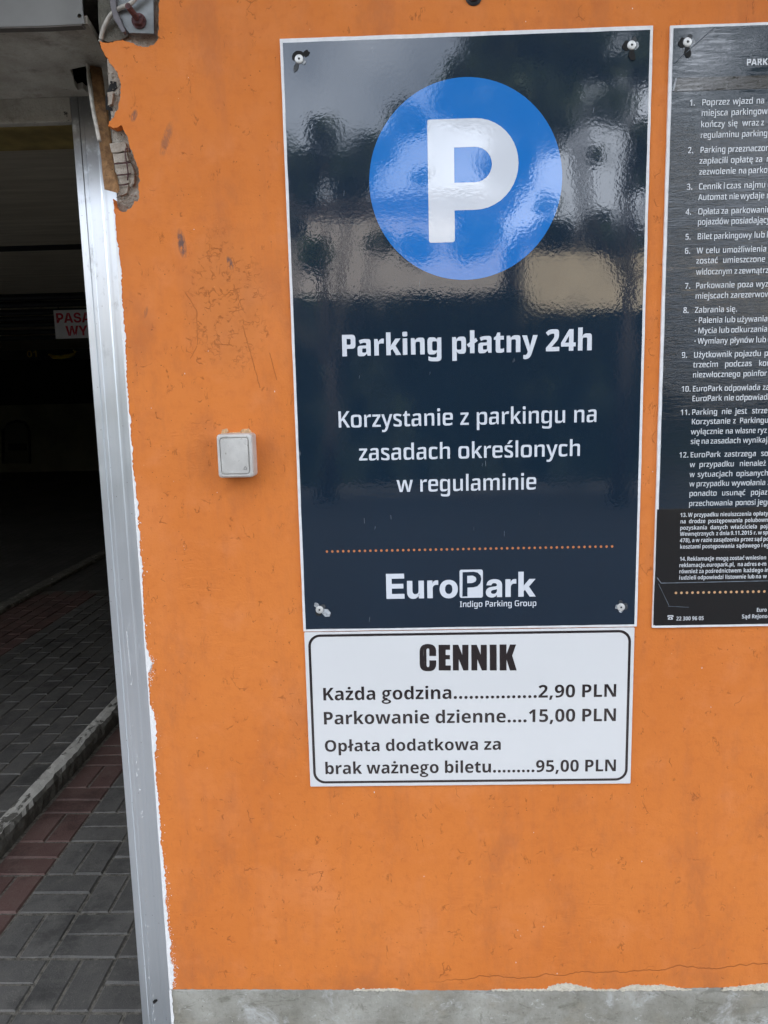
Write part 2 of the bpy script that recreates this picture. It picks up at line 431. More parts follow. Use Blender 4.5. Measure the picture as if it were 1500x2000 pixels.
class Geo:
    def __init__(s): s.v = []; s.f = []
    def add(s, v, f):
        k = len(s.v); s.v += [tuple(p) for p in v]; s.f += [tuple(i+k for i in q) for q in f]; return s
    def box(s, x0, x1, y0, y1, z0, z1):
        return s.add([(x0,y0,z0),(x1,y0,z0),(x1,y1,z0),(x0,y1,z0),(x0,y0,z1),(x1,y0,z1),(x1,y1,z1),(x0,y1,z1)],
                     [(0,3,2,1),(4,5,6,7),(0,1,5,4),(1,2,6,5),(2,3,7,6),(3,0,4,7)])
    def poly(s, loops, y0, y1=None):
        """loops of (x, z): outer then holes; front face at y0, extruded back to y1"""
        loops = [list(l) for l in loops]
        flat = [p for l in loops for p in l]
        tris = tessellate_polygon([[Vector((p[0], p[1], 0)) for p in l] for l in loops])
        n = len(flat); V = [(p[0], y0, p[1]) for p in flat]; F = []
        for a, b, c in tris:
            A, B, D = flat[a], flat[b], flat[c]
            cr = (B[0]-A[0])*(D[1]-A[1]) - (B[1]-A[1])*(D[0]-A[0])
            F.append((a, b, c) if cr > 0 else (a, c, b))      # normal towards -Y
        if y1 is not None:
            V += [(p[0], y1, p[1]) for p in flat]
            F += [tuple(i+n for i in reversed(f)) for f in list(F)]
            k = 0
            for l in loops:
                m = len(l)
                for i in range(m):
                    a, b = k+i, k+(i+1) % m
                    F.append((a, a+n, b+n, b))
                k += m
        return s.add(V, F)
    def tube(s, pts, r, n=8, cap=True):
        pts = [Vector(p) for p in pts]; rings = []
        for i, p in enumerate(pts):
            d = (pts[min(i+1, len(pts)-1)] - pts[max(i-1, 0)]).normalized()
            a = d.cross(Vector((0, 0, 1)) if abs(d.z) < .9 else Vector((1, 0, 0))).normalized(); b = d.cross(a)
            rr = r[i] if isinstance(r, (list, tuple)) else r
            rings.append([p + a*rr*math.cos(2*math.pi*k/n) + b*rr*math.sin(2*math.pi*k/n) for k in range(n)])
        V = [v for q in rings for v in q]; F = []
        for i in range(len(rings)-1):
            for k in range(n):
                F.append((i*n+k, i*n+(k+1) % n, (i+1)*n+(k+1) % n, (i+1)*n+k))
        if cap: F.append(tuple(range(n-1, -1, -1))); F.append(tuple(len(V)-n+k for k in range(n)))
        return s.add(V, F)
    def disc_y(s, cx, cz, prof, n=24):
        """lathe round the Y axis: prof = [(radius, y), ...] from the wall outwards"""
        V = []; F = []
        for r, y in prof:
            V += [(cx + r*math.cos(2*math.pi*k/n), y, cz + r*math.sin(2*math.pi*k/n)) for k in range(n)]
        for i in range(len(prof)-1):
            for k in range(n):
                F.append((i*n+k, i*n+(k+1) % n, (i+1)*n+(k+1) % n, (i+1)*n+k))
        F.append(tuple(len(V)-n+k for k in range(n)))
        return s.add(V, F)
    def build(s, name, mat, parent=None, **kw):
        return mk(name, s.v, s.f, mat, parent, **kw)

def rounded(x0, x1, z0, z1, r, n=7):
    P = []
    for cx, cz, a0 in ((x1-r, z1-r, 0), (x0+r, z1-r, 90), (x0+r, z0+r, 180), (x1-r, z0+r, 270)):
        for k in range(n+1):
            a = math.radians(a0 + 90*k/n); P.append((cx + r*math.cos(a), cz + r*math.sin(a)))
    return P

def circle(cx, cz, r, n=64):
    return [(cx + r*math.cos(2*math.pi*k/n), cz + r*math.sin(2*math.pi*k/n)) for k in range(n)]

def rough_edge(pts, step=.006, amp=.0012, rnd=random):
    out = []
    for a, b in zip(pts, pts[1:]):
        L = math.hypot(b[0]-a[0], b[1]-a[1]); n = max(1, int(L/step))
        for k in range(n):
            t = k/n
            out.append((a[0]+(b[0]-a[0])*t + rnd.uniform(-amp, amp)*(k > 0), a[1]+(b[1]-a[1])*t + rnd.uniform(-amp, amp)*(k > 0)))
    out.append(pts[-1])
    return out

# ------------------------------------------------------------------ lettering
FONTS = {
'sq': ''' 260:
.277:64,97 66,115 74,128 87,136 105,138 172,138 190,136 203,128 211,115 213,97 213,28 211,10 203,-3 190,-11 172,-13 105,-13 87,-11 74,-3 66,10 64,28
0546:503,192 495,104 471,40 431,3 376,-10 169,-10 114,3 75,40 51,104 43,192 43,523 51,611 75,674 114,712 169,725 376,725 431,712 471,674 495,611 503,523|160,236 164,172 176,125 195,98 222,88 323,88 350,98 370,125 381,172 385,236 385,478 381,543 370,589 350,617 323,626 222,626 195,617 176,589 164,543 160,478
1546:256,0 256,499 257,521 258,542 258,564 259,585 247,572 235,560 222,548 206,534 132,471 70,546 271,714 372,714 372,0
2546:40,0 40,87 213,275 245,311 273,343 296,372 324,411 344,448 355,484 359,524 359,569 355,593 345,610 327,621 302,624 256,624 216,620 179,607 143,586 105,557 43,634 73,659 104,681 139,699 176,712 218,721 264,724 360,724 411,717 447,698 469,665 477,619 477,534 471,480 456,430 431,382 397,334 370,301 338,267 303,230 186,106 186,102 498,102 498,0
3546:471,506 458,468 436,436 408,410 373,390 332,376 332,372 406,372 445,366 473,349 490,320 496,279 496,107 486,56 459,19 414,-3 350,-10 231,-10 177,-8 129,-1 84,10 40,27 40,132 84,113 131,98 177,90 222,87 290,87 326,91 352,103 367,124 373,153 373,258 367,285 349,304 319,316 277,320 142,320 142,415 271,415 310,419 337,431 354,452 359,480 359,575 356,598 345,614 326,623 300,627 251,627 220,625 191,619 164,611 140,600 117,587 95,572 42,652 86,681 136,704 173,715 215,722 262,724 358,724 410,718 446,700 468,670 476,628 476,550
4546:438,154 438,0 324,0 324,154 19,154 19,247 322,717 438,717 438,250 529,250 529,154|324,479 326,517 326,534 327,550 328,564 328,576 324,576 306,536 295,517 285,499 125,250 324,250
5546:375,447 427,440 465,417 487,380 495,328 495,123 486,65 459,23 414,-2 352,-10 234,-10 183,-8 135,0 92,11 56,27 56,132 94,114 139,100 185,90 230,87 295,87 331,92 356,106 371,130 376,163 376,282 371,312 356,334 330,347 294,352 227,352 200,350 171,347 142,342 118,336 69,367 95,714 448,714 448,611 194,611 180,437 199,441 222,444 247,446 276,447
6546:47,493 58,594 91,666 146,710 223,724 367,724 389,723 414,722 437,719 457,715 457,618 438,623 416,626 300,626 238,617 193,591 167,548 158,487 158,373 163,373 179,396 197,417 220,433 246,446 277,454 313,457 399,457 446,449 479,426 498,388 505,334 505,124 497,65 475,23 437,-2 383,-10 177,-10 120,1 79,33 55,87 47,163|330,87 357,92 375,107 387,132 390,167 390,291 387,323 376,345 357,359 332,363 230,363 201,359 181,348 168,328 164,301 164,176 168,137 180,110 201,93 229,87
7546:381,611 40,611 40,714 504,714 504,633 242,0 118,0
8546:368,724 419,718 455,700 476,671 484,630 484,553 479,513 467,478 448,448 423,421 392,398 357,377 396,354 431,328 461,299 485,267 500,229 505,186 505,98 497,51 473,17 433,-3 378,-10 170,-10 114,-3 74,17 50,50 42,96 42,183 46,227 59,265 80,298 108,327 141,351 177,373 146,396 118,421 95,448 77,480 66,514 63,553 63,630 70,671 92,701 128,718 179,724|153,137 157,112 169,95 190,84 219,80 327,80 356,84 377,95 389,113 393,138 393,186 389,213 378,238 361,260 338,280 310,298 278,315 263,323 230,305 203,285 181,264 166,241 156,214 153,184|228,633 205,630 188,621 178,606 175,585 175,545 178,518 188,495 203,475 223,457 247,441 274,426 301,441 324,457 344,474 358,495 368,518 371,545 371,585 368,606 357,621 340,630 317,633
9546:501,220 489,120 456,48 401,4 324,-10 180,-10 158,-9 133,-8 109,-5 89,-1 89,96 108,92 129,88 246,88 309,97 353,123 380,166 389,227 389,340 383,340 368,317 349,297 327,281 300,268 269,260 233,257 147,257 101,265 68,288 49,326 42,380 42,590 50,649 73,690 111,716 165,724 371,724 428,713 468,681 492,626 501,551|217,627 191,622 172,607 161,582 157,547 157,423 161,391 172,368 190,355 216,350 317,350 346,354 367,366 379,386 383,414 383,538 379,577 367,604 347,621 319,627
A623:433,196 189,196 125,0 0,0 244,716 378,716 623,0 497,0|219,298 404,298 339,506 333,528 327,552 321,577 315,600 311,618 306,597 296,551 290,529 284,508 280,490
B621:410,714 472,708 517,690 543,659 552,617 552,538 549,497 537,461 519,431 495,408 465,390 430,379 430,374 468,363 502,347 531,324 553,294 567,254 572,205 572,113 563,63 538,28 497,7 439,0 86,0 86,714|360,418 391,422 413,433 426,451 431,476 431,565 426,588 412,605 389,614 356,618 204,618 204,418|204,97 375,97 407,101 430,113 443,133 448,161 448,264 443,291 429,310 405,321 371,325 204,325
C597:288,623 240,614 206,586 185,540 178,476 178,237 185,173 206,128 241,101 290,91 380,91 423,94 463,101 502,111 540,124 540,22 501,8 460,-2 416,-8 365,-10 226,-10 151,3 98,40 66,104 55,192 55,522 66,611 100,674 155,712 232,724 377,724 427,721 476,713 523,700 567,681 526,584 493,599 457,611 419,620 377,623
E521:86,0 86,714 468,714 468,614 204,614 204,422 451,422 451,322 204,322 204,101 468,101 468,0
G691:624,389 624,28 568,12 509,0 305,0 196,12 118,49 71,111 55,197 55,523 67,611 104,674 164,711 248,724 406,724 463,721 517,712 567,699 613,680 572,583 534,599 493,612 449,620 404,623 302,623 248,614 209,586 186,540 178,476 178,237 186,173 208,128 246,100 298,91 396,91 429,92 459,95 485,100 509,105 509,290 373,290 373,389
I354:37,0 37,67 117,91 117,623 37,647 37,714 317,714 317,647 236,623 236,91 317,67 317,0
K602:467,0 268,318 204,264 204,0 86,0 86,714 204,714 204,374 225,401 248,430 271,460 295,491 464,714 597,714 352,399 603,0
M883:190,586 186,586 188,561 190,532 191,500 193,467 194,433 194,0 86,0 86,714 252,714 439,158 443,158 632,714 797,714 797,0 684,0 684,435 685,467 686,500 688,531 689,560 691,585 687,585 489,0 386,0
O735:680,192 669,104 637,41 584,3 508,-10 227,-10 152,3 98,41 66,104 55,193 55,524 66,612 98,675 152,712 228,725 509,725 584,712 637,674 669,611 680,523|180,238 186,174 205,128 238,101 283,92 452,92 497,101 530,128 549,174 555,238 555,477 549,541 530,587 498,614 453,623 284,623 238,614 206,587 186,541 180,477
P579:395,714 457,707 501,684 527,647 536,596 536,394 527,338 499,298 454,274 390,266 204,266 204,0 86,0 86,714|204,615 204,365 329,365 367,370 394,383 410,405 415,437 415,549 411,578 396,598 372,611 337,615
U693:612,135 603,72 575,26 529,-1 465,-10 225,-10 162,-1 116,26 89,72 80,135 80,714 198,714 198,182 204,143 219,114 245,98 280,92 413,92 449,98 474,115 489,143 494,183 494,714 612,714
W912:725,0 594,0 486,416 481,433 477,453 472,473 467,495 463,516 459,535 456,553 454,568 452,555 450,538 447,519 442,498 438,476 433,455 429,434 424,414 317,0 186,0 11,714 129,714 224,304 229,283 234,260 239,236 243,213 248,189 251,167 255,146 257,126 261,150 265,175 269,201 274,228 286,280 291,304 297,327 398,714 511,714 614,325 620,303 625,278 637,226 642,199 650,149 654,126 657,154 662,183 668,214 674,246 680,276 687,305 782,714 901,714
Z539:33,0 33,83 358,613 42,613 42,714 499,714 499,631 174,101 508,101 508,0
a547:370,551 416,544 449,525 468,493 475,448 475,0 392,0 370,75 367,75 345,48 322,27 298,10 270,-1 237,-8 198,-10 127,-10 89,-4 62,13 46,41 40,81 40,233 48,275 73,305 113,323 169,329 275,329 360,332 360,404 357,429 348,447 332,458 310,462 270,462 234,459 199,450 163,437 129,422 94,505 135,523 181,538 231,548 285,551|235,255 202,252 178,242 163,225 159,202 159,122 161,103 169,90 183,82 202,79 292,79 322,83 343,97 356,120 360,151 360,258 298,255
b590:190,545 189,518 187,493 185,470 191,470 217,503 249,528 291,545 341,551 431,551 480,541 514,512 535,464 542,397 542,145 535,77 514,29 479,0 431,-10 340,-10 289,-5 249,11 217,35 191,64 183,64 163,0 75,0 75,760 191,760 191,574|256,456 228,450 207,431 195,401 191,359 191,185 195,141 207,110 228,92 257,85 362,85 389,92 408,111 419,143 423,188 423,355 419,399 408,430 388,449 361,456
c468:180,-10 123,0 81,28 57,76 48,143 48,395 57,464 82,512 125,542 184,551 295,551 336,549 375,542 410,532 440,519 405,427 379,438 351,446 323,452 296,454 238,454 207,448 185,429 171,397 167,352 167,187 171,143 184,112 206,93 237,87 294,87 331,89 366,97 398,108 429,122 429,25 399,10 367,-1 330,-8 288,-10
d590:158,-10 110,0 76,29 55,77 48,144 48,397 55,464 76,513 111,542 159,551 250,551 285,549 315,541 341,529 364,513 384,494 400,472 405,472 403,492 401,517 400,542 399,563 399,760 515,760 515,0 424,0 404,70 399,70 383,48 363,29 340,13 314,0 284,-7 249,-10|336,85 365,90 387,108 399,136 403,177 403,354 399,398 386,430 365,449 335,455 229,455 201,449 182,430 170,397 167,352 167,186 170,141 182,110 202,91 229,85
e547:380,551 433,543 471,517 494,475 501,417 501,244 166,244 166,171 171,132 186,104 211,87 246,82 311,82 356,84 396,91 435,103 475,120 475,27 436,10 396,-1 352,-8 301,-10 187,-10 127,0 83,28 57,76 48,142 48,395 56,463 80,512 120,541 177,551|231,463 203,458 184,444 172,421 168,388 168,327 389,327 389,388 385,421 375,444 356,458 331,463
f344:213,451 213,0 97,0 97,451 15,451 15,508 98,543 98,656 104,704 121,738 150,758 190,765 265,765 297,764 325,759 352,753 378,745 350,660 334,665 317,669 299,672 280,673 250,673 234,670 222,659 215,642 213,617 213,541 333,541 333,451
g590:297,546 338,531 373,506 402,471 407,471 419,541 515,541 515,-109 507,-167 481,-207 439,-232 379,-240 268,-240 214,-238 166,-232 122,-221 82,-206 82,-104 124,-122 168,-135 216,-143 267,-145 327,-145 359,-141 382,-127 395,-105 400,-74 400,16 401,36 402,55 404,71 399,71 372,36 338,11 297,-5 249,-10 158,-10 110,0 76,28 55,76 48,144 48,396 55,464 76,512 111,542 159,551 250,551|229,456 202,450 182,430 171,398 167,352 167,185 171,141 183,109 202,90 230,84 337,84 366,90 387,107 400,135 404,175 404,355 400,399 387,431 365,450 335,456
h597:190,541 189,514 187,490 184,469 191,469 209,495 230,515 254,531 282,542 312,548 343,551 425,551 469,544 500,524 519,490 525,443 525,0 410,0 410,387 407,417 397,438 381,451 358,455 260,455 229,449 208,429 195,397 191,352 191,0 75,0 75,760 191,760 191,571
i266:191,0 75,0 75,541 191,541|163,749 178,747 189,740 196,729 198,713 198,655 196,639 189,628 178,622 163,619 105,619 89,622 78,628 71,639 69,655 69,713 71,729 78,740 89,747 105,749
j266:11,-239 -10,-237 -29,-233 -46,-228 -46,-135 -18,-141 -4,-143 12,-144 40,-144 55,-141 66,-133 73,-119 75,-99 75,541 191,541 191,-146 185,-187 169,-217 142,-234 104,-240 33,-240|69,713 71,729 78,740 89,747 104,749 163,749 178,747 189,740 196,729 198,713 198,655 196,639 189,628 178,622 163,619 104,619 89,622 78,628 71,639 69,655
k540:190,370 188,341 186,313 184,286 188,286 196,297 205,311 215,325 226,340 236,353 245,364 391,541 522,541 330,314 534,0 401,0 250,237 190,184 190,0 75,0 75,760 190,760
l265:75,0 75,760 191,760 191,0
m898:731,551 773,544 802,524 820,490 826,443 826,0 711,0 711,388 708,417 699,438 684,451 663,455 571,455 544,449 524,432 512,403 508,362 508,0 393,0 393,388 390,417 381,438 366,451 345,455 254,455 226,449 206,429 195,397 191,352 191,0 75,0 75,541 166,541 182,470 187,470 204,494 225,515 249,530 276,542 306,549 338,551 391,546 434,529 467,503 490,466 496,466 525,504 562,530 605,546 653,551
n597:426,551 469,545 500,524 519,490 525,443 525,0 410,0 410,387 407,417 397,438 381,451 358,455 259,455 229,449 208,429 195,397 191,352 191,0 75,0 75,541 166,541 181,469 187,469 206,494 228,514 253,530 281,542 312,549 344,551
o580:532,145 523,77 498,29 456,0 398,-10 180,-10 123,0 81,29 57,77 48,145 48,398 57,465 82,513 123,542 182,551 399,551 457,542 499,513 524,465 532,398|167,187 171,141 184,109 205,89 235,83 346,83 375,89 397,109 409,141 413,187 413,355 409,400 396,432 375,451 345,458 234,458 205,451 184,432 171,400 167,355
p590:431,551 480,542 514,513 535,465 542,397 542,145 535,77 514,29 479,0 431,-10 340,-10 306,-7 275,0 248,12 226,28 207,46 191,66 185,66 187,45 189,22 190,-1 191,-22 191,-240 75,-240 75,541 169,541 185,469 191,469 207,492 227,512 249,529 276,541 306,549 341,551|256,456 227,450 207,433 195,404 191,364 191,187 195,143 207,111 228,92 257,86 361,86 388,92 408,112 419,144 423,188 423,355 419,399 407,431 388,450 361,456
r405:350,551 365,550 380,548 393,545 380,434 368,437 354,439 281,439 241,434 213,417 196,390 191,352 191,0 75,0 75,541 165,541 181,447 186,447 203,475 224,500 247,521 274,537 303,548 335,551
s459:419,80 412,41 390,13 355,-4 305,-10 212,-10 163,-8 119,-2 81,8 45,22 45,125 82,108 125,94 168,85 210,82 254,82 277,84 294,91 304,101 307,117 307,146 305,162 297,177 284,191 262,205 232,221 190,239 147,259 111,280 83,303 61,330 48,363 44,403 44,470 51,505 71,531 105,546 153,551 241,551 288,549 331,541 371,529 411,512 375,427 342,441 307,453 273,460 239,463 201,463 181,461 166,455 158,446 155,433 155,409 157,392 165,378 180,365 202,351 233,336 274,318 316,299 352,278 381,255 402,227 414,194 419,154
t366:289,86 309,89 327,93 344,98 344,10 323,2 298,-4 270,-9 239,-10 170,-10 134,-4 107,13 91,43 86,84 86,451 18,451 18,505 92,544 129,660 202,660 202,541 338,541 338,451 202,451 202,129 204,110 211,96 223,88 239,85 270,85
u597:522,0 431,0 416,70 409,70 392,45 369,25 343,9 315,-1 284,-8 252,-10 171,-10 127,-3 96,17 77,51 71,99 71,541 187,541 187,154 190,124 200,103 216,90 238,86 337,86 367,92 389,111 402,143 406,187 406,541 522,541
w781:388,433 385,414 381,392 376,367 364,313 357,286 279,1 151,1 10,542 127,542 188,284 194,256 201,226 206,196 211,167 216,139 218,115 222,115 225,131 228,150 236,192 240,214 245,235 249,254 254,271 328,542 456,542 527,270 533,247 539,221 545,194 551,166 555,140 559,115 562,115 565,137 569,162 573,189 585,247 592,274 656,542 771,542 628,1 498,1 422,288 416,314 410,341 404,367 399,392 395,415 391,433
y509:123,541 223,238 230,218 242,178 247,158 251,139 254,120 258,120 264,145 272,175 281,207 291,238 387,541 508,541 296,-63 275,-116 250,-160 220,-194 185,-220 144,-235 93,-240 73,-239 54,-238 38,-235 23,-232 23,-138 35,-140 48,-142 63,-144 78,-144 104,-142 126,-133 144,-120 159,-101 172,-77 183,-49 202,2 1,541
z446:32,0 32,72 277,450 46,450 46,541 407,541 407,462 166,91 415,91 415,0
·266:64,387 66,405 74,418 87,426 105,429 172,429 190,426 203,418 211,405 213,387 213,319 211,301 203,288 190,280 172,277 105,277 87,280 74,288 66,301 64,319
ó580:532,145 523,77 498,29 456,0 398,-10 180,-10 123,0 81,29 57,77 48,145 48,398 57,465 82,513 123,542 182,551 399,551 457,542 499,513 524,465 532,398|167,187 171,141 184,109 205,89 235,83 346,83 375,89 397,109 409,141 413,187 413,355 409,400 396,432 375,451 345,458 234,458 205,451 184,432 171,400 167,355|223,606 223,618 240,641 258,665 294,717 310,743 323,766 457,766 457,756 444,740 427,722 385,680 362,660 340,640 319,621 300,606
ą547:370,551 416,544 449,525 468,493 475,448 475,0 392,0 370,75 367,75 345,48 322,27 298,10 270,-1 237,-8 198,-10 127,-10 89,-4 62,13 46,41 40,81 40,233 48,275 73,305 113,323 169,329 275,329 360,332 360,404 357,429 348,447 332,458 310,462 270,462 234,459 199,450 163,437 129,422 94,505 135,523 181,538 231,548 285,551|235,255 202,252 178,242 163,225 159,202 159,122 161,103 169,90 183,82 202,79 292,79 322,83 343,97 356,120 360,151 360,258 298,255|402,-129 403,-140 408,-147 415,-151 425,-153 445,-153 459,-152 472,-150 483,-147 492,-145 492,-216 478,-220 463,-224 446,-226 426,-227 376,-227 349,-223 330,-213 319,-196 315,-172 315,-127 318,-101 327,-75 342,-50 361,-26 384,-3 410,17 466,0 437,-31 417,-57 406,-83 402,-110
ć468:180,-10 123,0 81,28 57,76 48,143 48,395 57,464 82,512 125,542 184,551 295,551 336,549 375,542 410,532 440,519 405,427 379,438 351,446 323,452 296,454 238,454 207,448 185,429 171,397 167,352 167,187 171,143 184,112 206,93 237,87 294,87 331,89 366,97 398,108 429,122 429,25 399,10 367,-1 330,-8 288,-10|204,606 204,618 220,641 238,665 257,691 275,717 291,743 304,766 438,766 438,756 425,740 387,702 366,680 343,660 321,640 300,621 281,606
ę547:381,-128 383,-139 387,-146 395,-151 405,-152 439,-152 452,-149 463,-147 472,-145 472,-216 442,-224 375,-224 340,-220 315,-210 300,-194 295,-170 295,-127 298,-101 307,-75 321,-50 340,-27 363,-6 387,14 475,27 442,-3 417,-28 400,-51 389,-71 383,-90 381,-109|380,551 433,543 471,517 494,475 501,417 501,244 166,244 166,171 171,132 186,104 211,87 246,82 311,82 356,84 396,91 435,103 475,120 475,27 436,10 396,-1 352,-8 301,-10 187,-10 127,0 83,28 57,76 48,142 48,395 56,463 80,512 120,541 177,551|231,463 203,458 184,444 172,421 168,388 168,327 389,327 389,388 385,421 375,444 356,458 331,463
ł294:86,264 33,231 -14,306 86,371 86,760 201,760 201,446 260,485 308,410 201,339 201,0 86,0
ń597:426,551 469,545 500,524 519,490 525,443 525,0 410,0 410,387 407,417 397,438 381,451 358,455 259,455 229,449 208,429 195,397 191,352 191,0 75,0 75,541 166,541 181,469 187,469 206,494 228,514 253,530 281,542 312,549 344,551|233,606 233,618 250,641 268,665 304,717 320,743 334,766 467,766 467,756 454,740 437,722 395,680 351,640 329,621 310,606
ś459:419,80 412,41 390,13 355,-4 305,-10 212,-10 163,-8 119,-2 81,8 45,22 45,125 82,108 125,94 168,85 210,82 254,82 277,84 294,91 304,101 307,117 307,146 305,162 297,177 284,191 262,205 232,221 190,239 147,259 111,280 83,303 61,330 48,363 44,403 44,470 51,505 71,531 105,546 153,551 241,551 288,549 331,541 371,529 411,512 375,427 342,441 307,453 273,460 239,463 201,463 181,461 166,455 158,446 155,433 155,409 157,392 165,378 180,365 202,351 233,336 274,318 316,299 352,278 381,255 402,227 414,194 419,154|163,606 163,618 179,641 197,665 216,691 234,717 250,743 263,766 397,766 397,756 384,740 346,702 325,680 302,660 280,640 259,621 240,606
ż446:32,0 32,72 277,450 46,450 46,541 407,541 407,462 166,91 415,91 415,0|254,749 270,747 281,740 287,729 290,713 290,655 287,639 281,628 270,622 254,619 196,619 180,622 169,628 162,639 160,655 160,713 162,729 169,740 180,747 196,749''',
'sqb': ''' 260:
2559:32,0 32,114 200,294 224,322 246,346 265,369 281,388 299,412 313,433 323,452 330,471 334,491 335,510 335,547 333,563 325,574 313,581 296,583 258,583 235,581 212,575 190,565 167,551 143,533 117,510 28,617 49,637 71,655 94,672 118,687 144,699 172,710 203,718 238,722 275,724 388,724 437,718 472,700 493,669 500,627 500,530 498,493 491,458 480,426 465,394 445,363 420,331 399,306 374,280 348,252 318,223 242,145 242,140 516,140 516,0
4559:463,143 463,0 300,0 300,143 17,143 17,269 306,715 463,715 463,271 544,271 544,143|300,419 301,437 301,455 302,471 303,486 303,497 304,503 299,503 290,483 282,465 273,449 262,431 161,271 300,271
A670:447,153 224,153 181,0 0,0 226,716 441,716 670,0 489,0|332,588 329,570 325,551 320,531 316,511 311,491 306,473 302,455 298,440 259,293 413,293 373,439 370,453 366,469 361,488 356,509 351,529 346,550 342,570 338,588 335,603
I400:33,0 33,94 116,125 116,589 33,620 33,714 367,714 367,620 284,589 284,125 367,94 367,0
K639:453,0 300,285 244,247 244,0 77,0 77,714 244,714 244,395 253,411 264,427 274,444 286,461 297,477 309,494 459,714 642,714 420,396 641,0
P598:431,714 488,707 528,686 552,651 560,602 560,368 552,314 527,276 486,253 429,246 243,246 243,0 77,0 77,714|243,577 243,383 338,383 362,386 379,396 389,412 393,435 393,532 390,552 381,566 365,574 344,577
R633:429,714 489,707 531,688 557,655 566,609 566,505 564,476 559,449 551,423 540,400 526,379 510,360 491,343 470,327 446,313 638,0 450,0 304,269 243,269 243,0 77,0 77,714|243,583 243,397 342,397 366,400 383,409 393,425 396,447 396,540 393,559 383,572 366,580 342,583
a579:412,559 457,553 489,535 509,504 515,461 515,0 400,0 369,74 366,74 351,55 336,40 321,26 305,15 287,6 267,-1 246,-6 222,-9 194,-10 115,-10 80,-5 55,12 40,39 35,77 35,254 43,293 64,321 100,337 150,343 265,343 352,346 352,400 349,417 343,429 332,437 316,439 280,439 258,438 235,434 211,428 186,420 161,410 136,398 89,511 119,525 152,537 188,547 216,552 246,556 277,559|253,248 231,246 214,239 205,227 202,210 202,141 203,128 209,118 218,112 231,110 307,110 327,113 341,122 349,137 352,158 352,250 305,248
g608:271,557 300,550 325,539 347,523 366,504 383,481 388,481 401,549 542,549 542,-117 533,-171 507,-209 464,-232 404,-240 267,-240 228,-239 192,-236 159,-232 128,-226 98,-217 69,-206 69,-67 100,-80 130,-91 159,-99 190,-104 224,-108 260,-109 319,-109 345,-106 363,-97 374,-82 378,-60 378,15 379,33 381,53 383,71 378,71 362,48 344,28 322,12 297,0 268,-8 235,-10 138,-10 96,-1 66,25 48,70 42,132 42,416 48,479 67,524 97,551 140,559 237,559|251,429 233,424 219,409 211,384 209,350 209,196 211,163 220,139 233,125 252,120 342,120 362,124 376,137 384,158 387,187 387,353 384,386 376,410 361,424 340,429
h625:229,592 228,564 227,539 225,517 223,497 221,480 230,480 241,498 254,513 268,526 283,536 299,545 317,551 336,556 356,558 376,559 469,559 509,553 538,534 555,503 561,459 561,0 397,0 397,369 395,394 388,412 377,423 362,427 278,427 257,421 242,405 233,378 230,339 230,0 66,0 66,760 230,760 230,622
i297:230,0 67,0 67,549 230,549|193,768 212,765 226,758 235,746 237,728 237,650 235,633 226,621 212,613 193,611 105,611 86,613 72,621 64,633 61,650 61,728 64,746 72,758 86,765 105,768
k601:230,419 229,396 228,372 226,348 224,325 221,303 225,303 233,316 242,330 262,360 272,374 281,386 407,549 589,549 404,317 600,0 414,0 289,210 230,163 230,0 66,0 66,760 230,760
n625:470,559 510,553 538,534 555,503 561,459 561,0 398,0 398,369 395,394 389,412 377,423 362,427 278,427 257,421 242,405 233,377 230,339 230,0 66,0 66,549 191,549 213,477 220,477 232,494 245,509 260,522 276,533 294,543 313,550 333,555 355,558 378,559
p608:469,559 511,551 541,524 559,480 565,418 565,133 559,70 540,26 510,-1 467,-10 370,-10 347,-9 326,-6 307,0 290,7 275,16 262,26 244,42 230,60 224,60 226,38 228,15 230,-33 230,-240 66,-240 66,549 199,549 222,479 230,479 240,494 252,509 264,521 278,533 294,542 311,550 329,555 350,558 373,559|273,428 254,424 240,411 232,390 230,360 230,198 232,166 241,143 254,129 273,124 357,124 375,129 388,143 396,167 398,200 398,352 396,386 388,409 375,424 357,428
r434:382,559 398,558 412,556 423,553 408,395 397,397 384,400 307,400 273,396 249,384 235,365 230,338 230,0 66,0 66,549 190,549 214,460 222,460 232,477 245,494 259,509 274,524 291,536 309,546 328,553 347,558 368,559
t415:327,124 348,127 368,133 388,140 388,18 370,10 330,-2 307,-7 282,-9 254,-10 170,-10 133,-4 107,13 91,42 86,83 86,424 20,424 20,496 100,547 143,663 250,663 250,549 381,549 381,424 250,424 250,153 252,140 257,130 266,124 278,122 305,122
y560:172,549 262,249 266,236 269,222 273,208 276,194 278,180 279,166 283,166 286,187 291,208 296,228 302,249 391,549 559,549 351,-44 339,-75 326,-103 313,-129 298,-153 276,-179 251,-201 224,-218 192,-230 157,-238 116,-240 94,-239 75,-238 57,-235 42,-232 42,-100 54,-102 67,-104 82,-106 97,-106 115,-105 131,-101 144,-95 161,-81 175,-63 183,-48 191,-32 197,-13 205,6 0,549
ł364:100,223 47,192 -17,295 100,369 100,760 264,760 264,473 316,507 381,404 264,327 264,0 100,0''',
